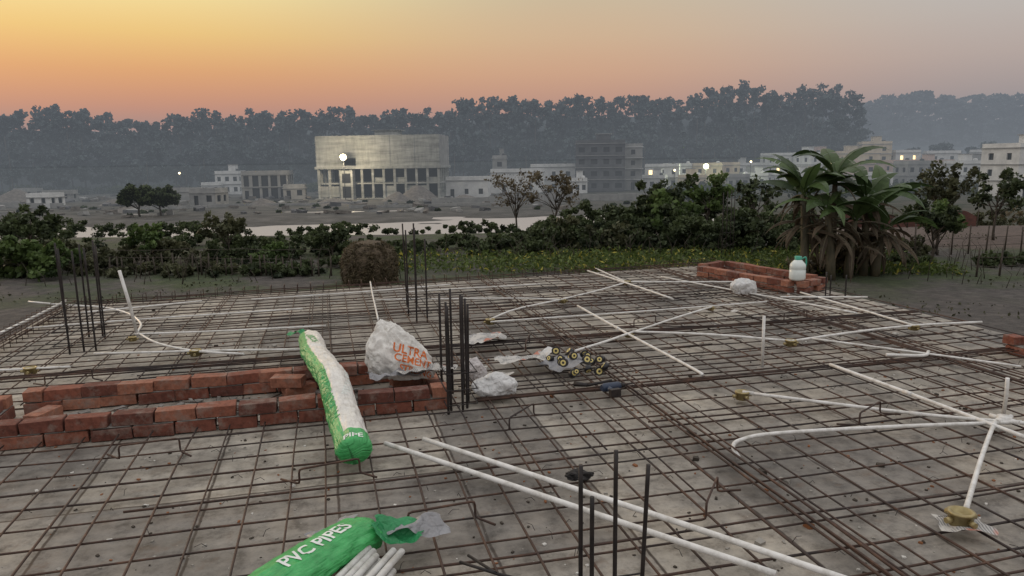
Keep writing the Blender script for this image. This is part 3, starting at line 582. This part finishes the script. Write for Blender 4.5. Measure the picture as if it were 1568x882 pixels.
mb.build('dry_stalks',BARK)
GR=foliage('grass_blades',(.03,.048,.014),(.12,.165,.042),.6,(.36,.32,.06))
n=30000; x=rng.uniform(-6,19,n); y=rng.uniform(28.5,40,n); keep=(y>33.2-.12*(x+6)*1.0)&(rng.uniform(0,1,n)<.4+.6*np.clip((x+3)/8,0,1)); x,y=x[keep],y[keep]; n=len(x)
hh=rng.uniform(.12,.5,n); z=np.array([gz(a,b_) for a,b_ in zip(x,y)])+hh*rng.uniform(.2,1,n)
T=rng.uniform(.1,.75,n); T[rng.uniform(0,1,n)<.07]=1.0
quads('grass_field',np.stack([x,y,z],1),rng.uniform(.05,.12,n),T,GR,2.8)
n=9000; x=rng.uniform(-32,36,n); y=rng.uniform(22,48,n); z=np.array([gz(a,b_) for a,b_ in zip(x,y)])+.05; msk=np.array([noise.noise(Vector((a*.2,b_*.2,5)))>.05 for a,b_ in zip(x,y)]); 
quads('weeds',np.stack([x,y,z],1)[msk],rng.uniform(.04,.11,msk.sum()),rng.uniform(0,.6,msk.sum()),OLV)
# ---- banana plants
BLEAF=foliage('banana_leaf',(.028,.05,.020),(.085,.135,.048),.42); BDRY=foliage('banana_dry_leaf',(.04,.03,.022),(.13,.10,.07),.8); BSTEM=simple('banana_stem',(.04,.04,.025),(.12,.10,.06),3,.7,sc3=(2,2,.6))
def banana(x,y,h,nl,az0,rad=1.0):
    z0=gz(x,y); mb=MB(); lx,ly=U(-.35,.35),U(-.2,.2)
    st=[Vector((x+lx*t*t,y+ly*t*t,z0+h*.66*t)) for t in (0,.25,.5,.75,1)]; mb.tube(st,[.2,.18,.16,.13,.09],10,0)
    top=st[-1]
    for i in range(nl+14):
        dead=i>=nl; az_=az0+i*2.4+U(-.3,.3); dv=Vector((math.cos(az_),math.sin(az_),0)); side=Vector((-dv.y,dv.x,0))
        L=(U(1.9,2.8) if not dead else U(1.2,2.0))*rad; e0=(U(.7,1.4) if not dead else U(-.5,.4)); e1=e0-(U(.9,2.1) if not dead else U(1.1,1.5)); s=top-Vector((0,0,U(0,.25))) if not dead else st[2].lerp(top,U(0,1))
        q=Vector(s); K=14; tone=U(.15,.9); W=(.36 if not dead else .14)*U(.8,1.15); vs=[]; mids=[]; roll=U(-.5,.5)
        for k in range(K+1):
            t=k/K; e=e0+(max(e1,-1.52)-e0)*t**1.15; tv=dv*math.cos(e)+Vector((0,0,math.sin(e))); q=q+tv*(L/K); mids.append(q.copy())
            nrm=side.cross(tv); sd2=side*math.cos(roll)+nrm*math.sin(roll)
            w=W*math.sin(math.pi*min(1,max(0,(t-.10)/.90))**.7)*(1 if k<K else .1) if t>.10 else .01
            dr=.22*w; j1,j2=U(.9,1.05),U(.9,1.05)
            vs+=[q+sd2*w*j1-nrm*-dr,q.copy(),q-sd2*w*j2-nrm*-dr]
        for k in range(1,K):
            o=k*3; nv=[vs[o],vs[o+1],vs[o+2],vs[o+3],vs[o+4],vs[o+5]]
            gap=.7 if random.random()<.18 else 1
            a3=nv[0].lerp(nv[3],gap); a5=nv[2].lerp(nv[5],gap)
            mb.add([nv[0],nv[1],nv[4],a3],[(0,1,2,3)],2 if dead else 1,False,min(1,max(0,tone+U(-.1,.1))))
            mb.add([nv[1],nv[2],a5,nv[4]],[(0,1,2,3)],2 if dead else 1,False,min(1,max(0,tone+U(-.1,.1))))
        mb.tube([s]+mids[:-1:2],[.035*(1-.8*j/8.) for j in range(1+len(mids[:-1:2]))],5,0 if dead else 1)
    mb.build('banana_plant',[BSTEM,BLEAF,BDRY])
for x,y,h,nl,a0 in [(12.2,30.5,5.2,8,.2),(13.5,31,6.2,9,1.3),(13.0,29.8,4.2,7,2.2),(14.8,30.8,4.8,8,.9),(15.6,31.8,4.1,7,3.0),(12.6,31.6,5.2,8,4.0),(15.2,30.6,3.0,7,.5),(13.9,30.2,3.6,7,5.2)]:
    banana(x,y,h,nl,a0)
shrub(13.6,31.5,2.2,1.2,1.4,40,DRY,'shrub',.22,30)
STRAW=simple('straw',(.05,.038,.026),(.14,.105,.068),5,.95,bs=1,bd=.06,sc3=(1,1,4))
mb=MB(); prof=[(1.05,-.1),(1.15,.5),(1.12,1.0),(.95,1.4),(.6,1.68),(.01,1.8)]; mb.lathe((-6.0,31,gz(-6,31)),prof,28)
mb.v=[(a+.12*noise.noise(Vector((a*3,b_*3,c_*3))),b_+.12*noise.noise(Vector((a*3,b_*3,c_*3+7))),c_+.08*noise.noise(Vector((a*4,b_*4,9)))) for a,b_,c_ in mb.v]
hs=mb.build('haystack',STRAW)
n=3500; th=rng.uniform(0,6.28,n); zz=rng.uniform(0,1.7,n); rr_=np.interp(zz,[0,.5,1,1.4,1.7],[1.08,1.17,1.14,.97,.6]); o=quads('straw_tufts',np.stack([-6+rr_*np.cos(th),31+rr_*np.sin(th),gz(-6,31)+zz],1),rng.uniform(.03,.09,n),rng.uniform(0,.8,n),DRY,4); o.parent=hs
def fence(x0,y0,x1,y1,k,h=1.2,name='wooden_fence',wires=2,net=None):
    mb=MB()
    for i in range(k+1):
        t=i/k; x,y=x0+(x1-x0)*t+U(-.1,.1),y0+(y1-y0)*t; z=gz(x,y); mb.tube([(x,y,z-.1),(x+U(-.08,.08),y,z+h*U(.85,1.15))],[.045,.03],6)
    for w_ in range(wires):
        z=.4+.4*w_; mb.tube([(x0+(x1-x0)*t/8.,y0+(y1-y0)*t/8.,gz(x0,y0)+z+U(-.05,.05)) for t in range(9)],.012,4)
    if net:
        q=[(x0+(x1-x0)*t/30.,y0+(y1-y0)*t/30.) for t in range(31)]
        vs=[(x,y+U(-.1,.1),gz(x,y)+.02) for x,y in q]+[(x,y+U(-.1,.1),gz(x,y)+h*(.6+.5*noise.noise(Vector((x*.8,y,1))))) for x,y in q]
        mb.add(vs,[(i,i+1,i+32,i+31) for i in range(30)],1,True)
    mb.build(name,[BARK]+([net] if net else []))
fence(-19,34.5,-8.2,33,26,.9,wires=3); fence(17,36,34,40,16,1.5); fence(19,30,33,32,12,1.2)
NET=simple('orange_net',(.07,.032,.028),(.14,.06,.045),4,.9)
fence(13,47,21,50,8,1.3,'safety_net_fence',0,NET); fence(25,56,34,54,8,1.4,'safety_net_fence',0,NET); fence(26,34.5,31,33,6,.7,'safety_net_fence',0,NET)
mb=MB()
for dx in (-.2,0,.2,.35): mb.tube([(10.5+dx,36,-3.4),(10.5+dx,36,-.1+U(-.1,.3))],.02,6)
for z in (-2.5,-1.9,-1.3,-.8): mb.tube([(10.3,35.98,z),(10.85,35.98,z)],.012,4)
mb.build('rebar_column',BLK)
# ---------------------------------------------------------------- forest
us=[-200,0,60,100,160,200,240,300,330,400,500,560,640,690,720,760,800,850,890,915,940,1000,1050,1080,1130,1170,1200,1260,1300,1316]
vt=[188,188,180,172,178,188,190,182,178,180,173,176,172,176,155,162,153,167,152,164,156,160,157,143,137,150,148,138,150,180]
def ztop(x,y):
    u=784+x/y*1132; return 1.6+(252-.014*(u-784)-np.interp(u,us,vt))/1132*y
CL=[];SZ=[];TN=[]; TR=MB()
def ftree(x,y,zt,w,ls=1.0,per=30):
    g=gz(x,y); H=zt-g; k=random.randint(13,19); slim=random.random()
    t=rng.uniform(.12,.97,k)**.75; cz=g+H*t
    ww=w*np.sqrt(np.clip(1.05-((t-.5)/.55)**2,.08,1))*(1.0 if slim<.7 else .7)
    an=rng.uniform(0,6.28,k); rr_=rng.uniform(0,.9,k)*ww; cc=np.stack([x+np.cos(an)*rr_,y+np.sin(an)*rr_,cz],1)
    cc[0]=(x,y,zt-.9)
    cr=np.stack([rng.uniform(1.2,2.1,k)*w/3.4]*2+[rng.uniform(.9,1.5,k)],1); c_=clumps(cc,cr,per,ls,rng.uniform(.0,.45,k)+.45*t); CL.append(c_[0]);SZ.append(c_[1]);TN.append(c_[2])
    if random.random()<.4: TR.tube([(x,y-2,g-.5),(x+U(-.5,.5),y-2,g+H*.75)],[.28,.12],5)
for row,(dy,off) in enumerate([(0,-.5),(8,.3),(18,.9),(-10,0)]):
    x=-330.
    while x<130:
        yb=245+.09*(x+150)+dy+U(-3,3)
        if 784+x/yb*1132>1318: break
        zt=ztop(x,yb)+off+U(-3.4,1.0)
        if row==3: zt=gz(x,yb)+(zt-gz(x,yb))*U(.45,.75)
        ftree(x,yb,zt,U(2.4,4.6)); x+=U(2.8,4.8)
x=130.
while x<330: yb=268+U(-5,5); ftree(x,yb,gz(x,yb)+U(7,13),U(3,5)); x+=U(3.5,6)
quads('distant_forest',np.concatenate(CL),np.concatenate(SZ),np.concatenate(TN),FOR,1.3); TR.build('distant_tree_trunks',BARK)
CL=[];SZ=[];TN=[];TR=MB()
for dy in (0,22,45):
    x=118.
    while x<520:
        yb=430+dy+U(-5,5); u=784+x/yb*1132; v_=np.interp(u,[1100,1310,1340,1400,1450,1500,1568,1700],[175,166,156,146,158,151,156,150]); zt=1.6+(243-v_)/1132*yb+U(-3,1); ftree(x,yb,zt,U(5,8),1.7,30); x+=U(4,7)
FOR2=foliage('far_forest_leaves_hazed',(.06,.075,.085),(.11,.125,.13),trans=0)  # far ridge leaves paler and bluer still, haze put into the colour
quads('distant_forest',np.concatenate(CL),np.concatenate(SZ),np.concatenate(TN),FOR2,1.3)
FH=simple('forest_slope_hazed',(.045,.06,.065),(.075,.092,.095),.2,1)  # hill takes the same painted haze tint as the trees
mb=MB(); HX=list(np.arange(-420,128,8.)); vs=[]
for x in HX:
    y0=275+.09*(x+150); hh=ztop(x*.93,y0*.93)-5+1.5*noise.noise(Vector((x*.06,0,0)))
    vs+=[(x,y0-8,-9),(x,y0-4,hh*.6),(x,y0+2,hh),(x,y0+60,hh-2),(x,y0+80,-5)]
mb.add(vs,[(i*5+j,(i+1)*5+j,(i+1)*5+j+1,i*5+j+1) for i in range(len(HX)-1) for j in range(4)],0,True)
mb.build('forest_hill',FH)
mb=MB(); HX=list(np.arange(125,560,15.)); vs=[]
for x in HX: vs+=[(x,474,-5),(x,480,24+3*noise.noise(Vector((x*.03,0,0)))),(x,620,26),(x,700,-5)]
mb.add(vs,[(i*4+j,(i+1)*4+j,(i+1)*4+j+1,i*4+j+1) for i in range(len(HX)-1) for j in range(3)],0,True); mb.build('forest_hill',FH)
# ---------------------------------------------------------------- buildings
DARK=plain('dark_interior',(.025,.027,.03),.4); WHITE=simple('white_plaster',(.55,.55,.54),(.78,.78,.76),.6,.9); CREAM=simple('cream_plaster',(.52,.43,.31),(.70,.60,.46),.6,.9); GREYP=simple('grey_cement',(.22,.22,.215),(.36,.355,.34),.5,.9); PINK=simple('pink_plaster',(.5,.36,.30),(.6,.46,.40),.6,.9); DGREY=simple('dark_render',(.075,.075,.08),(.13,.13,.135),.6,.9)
LITW=plain('lit_window',(1.,.72,.36),.4,2.6)
m,nt,b=nt_mat('raw_concrete_wall'); v=pos(nt)
nn=noi(nt,pos(nt,(.12,.12,1.1)),1.,8,.7); c=ramp(nt,nn,[(.3,(.18,.19,.18)),(.5,(.32,.33,.31)),(.7,(.48,.48,.46))]).outputs[0]
n5=noi(nt,pos(nt,(1.2,1.2,.25)),1.,6,.7); c=mix(nt,1.,c,ramp(nt,n5,[(.35,(.75,.75,.75)),(.6,(1.05,1.05,1.05))]).outputs[0],'MULTIPLY'); nt.links.new(c,b.inputs['Base Color']); b.inputs['Roughness'].default_value=.9; RAW=m
def wall(mb,M,x0,x1,z0,z1,y,ops,mi=0,th=.25,axis=0):
    xb=sorted({x0,x1,*[o[0] for o in ops],*[o[1] for o in ops]}); 
    for xa,xc in zip(xb,xb[1:]):
        mid=(xa+xc)/2; oo=sorted([(o[2],o[3]) for o in ops if o[0]<mid<o[1]]); z=z0; segs=[]
        for a_,b_ in oo:
            if a_>z: segs.append((z,a_))
            z=b_
        if z<z1: segs.append((z,z1))
        for a_,b_ in segs:
            if axis==0: c=Vector((mid,y,(a_+b_)/2)); s=(xc-xa,th,b_-a_)
            else: c=Vector((y,mid,(a_+b_)/2)); s=(th,xc-xa,b_-a_)
            q=M@c; mb.box(q,s,M.to_euler().z,mi)
def house(name,x,y,w,d,fl,rot=0,mat=WHITE,fh=3.1,nw=3,z0=None,head=True,tank=True,balc=False,trim=GREYP,ww=1.2,open_=False,lit=0.):
    z0=gz(x,y)-.1 if z0 is None else z0; M=Matrix.Translation((x,y,z0))@Matrix.Rotation(rot,4,'Z'); mb=MB(); H=fl*fh; rz=M.to_euler().z
    for side,(L,yy,ax) in enumerate([(w,-d/2,0),(d-.5,w/2-.125,1),(d-.5,-w/2+.125,1),(w,d/2,0)]):
        if side==0: yy+=.125
        if side==3: yy-=.125
        k=nw if ax==0 else max(1,int(round(nw*d/w))); ops=[]
        for f_ in range(fl):
            for i in range(k):
                cx=-L/2+L*(i+.5)/k; wd=ww*U(.8,1.1)/2; 
                if f_==0 and i==0 and ax==0: ops.append((cx-.5,cx+.5,.05,2.15))
                else:
                    ops.append((cx-wd,cx+wd,f_*fh+(.9 if not open_ else .15),f_*fh+(2.2 if not open_ else 2.75)))
                    if side==0 and random.random()<lit: mb.box(M@Vector((cx,-d/2+.35,f_*fh+1.55)),(wd*2,.04,1.3),rz,4)
        wall(mb,M,-L/2,L/2,0,H,yy,ops,0,.25,ax)
    mb.box(M@Vector((0,0,H/2)),(w-.9,d-.9,H-.05),rz,1)
    for f_ in range(1,fl+1): mb.box(M@Vector((0,0,f_*fh+.0)),(w+.5,d+.5,.16),rz,2)
    for sx,sy,lx,ly in [(0,-d/2+.1,w,.15),(0,d/2-.1,w,.15),(-w/2+.1,0,.15,d-.36),(w/2-.1,0,.15,d-.36)]: mb.box(M@Vector((sx,sy,H+.08+.42)),(lx,ly,.84),rz,0)
    if head:
        hx=U(-.25,.25)*w; mb.box(M@Vector((hx,d*.15,H+.08+1.25)),(w*.3,d*.35,2.5),rz,0); mb.box(M@Vector((hx,d*.15,H+2.66)),(w*.34,d*.42,.15),rz,2)
    if tank: mb.lathe(M@Vector((w*.32,0,H+.08)),[(.01,0),(.6,0),(.6,1.1),(.5,1.3),(.2,1.4),(.01,1.4)],12,3)
    if balc:
        for f_ in range(1,fl):
            mb.box(M@Vector((w*.2,-d/2-.85,f_*fh)),(w*.45,1.1,.12),rz,2); mb.box(M@Vector((w*.2,-d/2-1.37,f_*fh+.52)),(w*.45,.06,.85),rz,0)
    return mb.build(name,[mat,DARK,trim,random.choice([DARK,WHITE]),LITW])
# main unfinished building: blank upper box over two open column floors
x0,y0=-30.5,182; z0=-6.6; rot=r(-5); M=Matrix.Translation((x0,y0,z0))@Matrix.Rotation(rot,4,'Z'); mb=MB(); w,d=29.5,13
B=lambda c,s,mi=0: mb.box(M@Vector(c),s,rot,mi)
H=15.0; zc=7.6
wall(mb,M,-w/2,w/2,zc+.3,H,-d/2+.15,[(-8.2,-5.2,zc+.5,zc+2.2)],0,.3,0); wall(mb,M,-w/2,w/2,zc+.3,H,d/2-.15,[],0,.3,0)
wall(mb,M,-d/2+.31,d/2-.31,zc+.3,H,w/2-.15,[],2,.3,1); wall(mb,M,-d/2+.31,d/2-.31,zc+.3,H,-w/2+.15,[],0,.3,1)
B((0,0,zc),(w+.6,d+.6,.6)); B((0,0,H-.9),(w-.7,d-.7,.2)); B((0,0,3.9),(w-.2,d-.2,.3)); B((0,0,.2),(w+1,d+1,.5)); B((1,1,H+.3),(5.5,5,1.9)); B((1,1,H+1.32),(7,6,.14))
for i in range(12):
    x=-w/2+.4+i*(w-.8)/11
    for y in (-d/2+.4,d/2-.4): B((x,y,2.1),(.55,.55,3.4)); B((x,y,5.68),(.55,.55,3.24))
for i in range(6): B((-w/2+.3+i*(w-.6)/5,-d/2-.03,zc+.3+(H-zc-.3)/2),(.35,.07,H-zc-.35))
for j in range(1,5):
    for x in (w/2-.4,-w/2+.4): B((x,-d/2+j*d/5,2.1),(.55,.55,3.4)); B((x,-d/2+j*d/5,5.68),(.55,.55,3.24))
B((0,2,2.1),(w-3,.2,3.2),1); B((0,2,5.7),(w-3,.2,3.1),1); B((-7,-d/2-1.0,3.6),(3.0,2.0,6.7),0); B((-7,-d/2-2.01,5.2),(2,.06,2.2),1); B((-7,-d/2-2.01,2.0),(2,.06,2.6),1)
for i in (0,1,6,8,9): B((-w/2+.4+(i+.5)*(w-.8)/11,-d/2+.5,2.0),(2.1,.15,2.6),0)
for i in (5,7,10): B((-w/2+.4+(i+.5)*(w-.8)/11,-d/2+.5,4.7),(2.1,.15,1.1),0)
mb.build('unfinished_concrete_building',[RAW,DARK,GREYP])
def lamp(x,y,z,rad,em,pw,colr,name='flood_lamp',pole=True):
    mb=MB(); prof=[(rad*math.sin(t*math.pi/8),-rad*math.cos(t*math.pi/8)) for t in range(9)]; mb.lathe((x,y,z),prof,16,0)
    if pole: mb.tube([(x,y+.3,gz(x,y)),(x,y+.3,z+rad)],.08,6,1); mb.box((x,y+.28,z),(.3,.3,.2),0,1)
    o=mb.build(name,[em,DARK])
    if pw:
        l=bpy.data.lights.new('lamp_light','POINT'); l.energy=pw; l.color=colr; l.shadow_soft_size=rad; lo=bpy.data.objects.new('lamp_light',l); sc.collection.objects.link(lo); lo.location=(x,y-rad-.3,z); lo.parent=o
EW=plain('lamp_glass_warm',(1.,.80,.45),.3,7); EG=plain('lamp_glass_green',(.9,1.,.6),.3,7)
lamp(-38.0,171.0,3.4,.75,EW,6500,(1,.82,.55)); lamp(58,222,-.2,.8,EG,6000,(.9,1,.7)); lamp(98,150,2.2,.45,EG,900,(.8,1,.75),'street_lamp')
for q in [(70,218,1.),(128,200,1.5),(88,205,.2),(-95,215,0.),(45,205,-1.)]: lamp(q[0],q[1],q[2],.28,EW,0,(1,1,1),'street_lamp')
house('apartment_building',24.5,205,13,12,4,r(-6),DGREY,3.15,4,trim=GREYP,ww=1.7,tank=False)
house('apartment_building',33.8,208,5,9,4,r(-6),GREYP,2.9,1,trim=WHITE,head=False,tank=False,balc=True)
house('warehouse',-10.5,186,10.5,8,1,r(-4),WHITE,4.2,3,head=False,tank=False); house('warehouse',2,200,14,9,1,r(-3),WHITE,5.4,2,head=False,tank=False); house('white_house',-3,212,4,5,3,0,GREYP,3.1,1); 
house('warehouse',12,214,12,9,2,r(2),WHITE,3.4,3,head=False); house('shed',17,192,5,5,1,0,WHITE,3)
house('ruined_house',-60,185,11,7,2,r(5),GREYP,3.0,5,head=False,tank=False,ww=1.6,open_=True); house('shed',-52,180,5,5,1,r(10),GREYP,2.6,2,head=False,tank=False); house('white_house',-83,222,7,6,2,0,WHITE,3,3)
random.seed(21)
for x,y,w,d,fl,mt in [(46,226,10,8,2,WHITE),(54,240,9,8,2,WHITE),(63,238,9,8,2,CREAM),(70,246,8,8,2,CREAM),(77,238,8,7,1,GREYP),(80,255,9,8,2,WHITE),(41,214,7,7,1,WHITE),(90,250,10,8,3,WHITE),(98,244,8,8,3,WHITE),(104,252,9,8,3,PINK),(112,243,11,9,3,CREAM),(121,250,9,9,4,CREAM),(118,228,10,8,2,PINK),(130,250,9,8,3,WHITE),(137,242,8,8,2,PINK),(146,254,10,8,3,WHITE),(153,243,8,8,2,GREYP),(160,250,9,8,3,WHITE),(168,246,9,8,3,CREAM),(86,232,7,6,1,WHITE),(52,214,6,6,1,CREAM),(128,222,9,8,1,WHITE),(143,226,9,8,2,GREYP),(104,224,8,7,2,PINK),(74,226,7,6,1,WHITE),(93,226,7,6,1,CREAM),(100,205,7,6,1,WHITE),(112,208,8,6,2,GREYP),(124,204,8,7,2,WHITE),(66,216,6,5,1,GREYP),(82,212,7,5,1,WHITE),(134,206,8,7,1,CREAM)]:
    house('town_house',x,y,w,d,fl,r(U(-22,22)),mt,3.1,random.choice([2,3]),head=random.random()<.6,balc=random.random()<.5,lit=.16)
house('white_house',103,150,12,9,3,r(12),WHITE,3.2,3,balc=True,lit=.3); house('white_house',118,160,12,9,2,r(5),CREAM,3.2,3,balc=True)
random.seed(5)
for _ in range(14):
    x,y=U(-150,-60),U(150,225); house('shed',x,y,U(3,8),U(3,5),1,r(U(-20,20)),random.choice([GREYP,WHITE,DGREY]),U(2,2.8),2,head=False,tank=False)
CC=[]
for _ in range(230):
    x=U(30,190); y=U(140,222) ; s=U(.6,2.0); CC.append((x,y,gz(x,y)+s*.5,s))
for _ in range(120):
    x=U(-180,20); y=random.choice([U(225,240),U(228,242),U(228,240)]); s=U(1,2.6); CC.append((x,y,gz(x,y)+s*.6,s))
for _ in range(50):
    x=U(-110,40); y=U(125,160); s=U(.2,.5); CC.append((x,y,gz(x,y)+s*.3,s))
CC=np.array(CC); C,S,T=clumps(CC[:,:3],CC[:,3:4]*np.array([[1.6,1.4,.7]]),110,.5,rng.uniform(0,.6,len(CC))); quads('distant_shrubs',C,S,T,SHR,1.3)
GRAV=simple('gravel',(.10,.09,.08),(.20,.18,.16),1.5,.95,bs=1,bd=.1)
def pile(x,y,rad,h):
    mb=MB(); mb.lathe((x,y,gz(x,y)-.2),[(rad,0),(rad*.75,h*.22),(rad*.5,h*.52),(rad*.25,h*.82),(rad*.1,h*.97),(.01,h)],24); s=U(0,9)
    mb.v=[(a+.12*rad*noise.noise(Vector((a*.5,b_*.5,s))),b_,c_+.1*h*noise.noise(Vector((a,b_,s+4)))) for a,b_,c_ in mb.v]; mb.build('gravel_pile',GRAV)
for q in [(-21,168,5.5,3.6),(-25,164,4,2.2),(-100,128,5,2),(-118,178,7,3.4),(-50,150,4,1.5),(-72,140,5,1.3),(-36,152,6,1.4),(-88,165,4,1.6),(-10,165,5,1.5)]: pile(*q)
mb=MB()
for _ in range(520):
    x,y=U(-170,15),U(120,215); s=U(.3,1.2); mb.box((x,y,gz(x,y)+s*.2),(s*U(1,3),s,s*U(.4,.9)),U(0,3),random.choice([0,0,1,2]),U(-.2,.2),U(-.2,.2),jit=s*.12)
mb.build('rubble',[GRAV,GREYP,DGREY])
mb=MB()
for x0_,y0_,x1_,y1_,h in [(-16,150,30,156,1.5),(-75,146,-30,150,.7),(-150,160,-95,158,1.2),(-30,138,10,142,.6),(-140,138,-90,135,.6)]:
    k=12
    for i in range(k):
        t=(i+.5)/k; x,y=x0_+(x1_-x0_)*t,y0_+(y1_-y0_)*t; L=math.hypot(x1_-x0_,y1_-y0_)/k; mb.box((x,y,gz(x,y)+h/2-.1),(L*.985,.4,h),math.atan2(y1_-y0_,x1_-x0_),0)
mb.build('boundary_wall',GREYP)
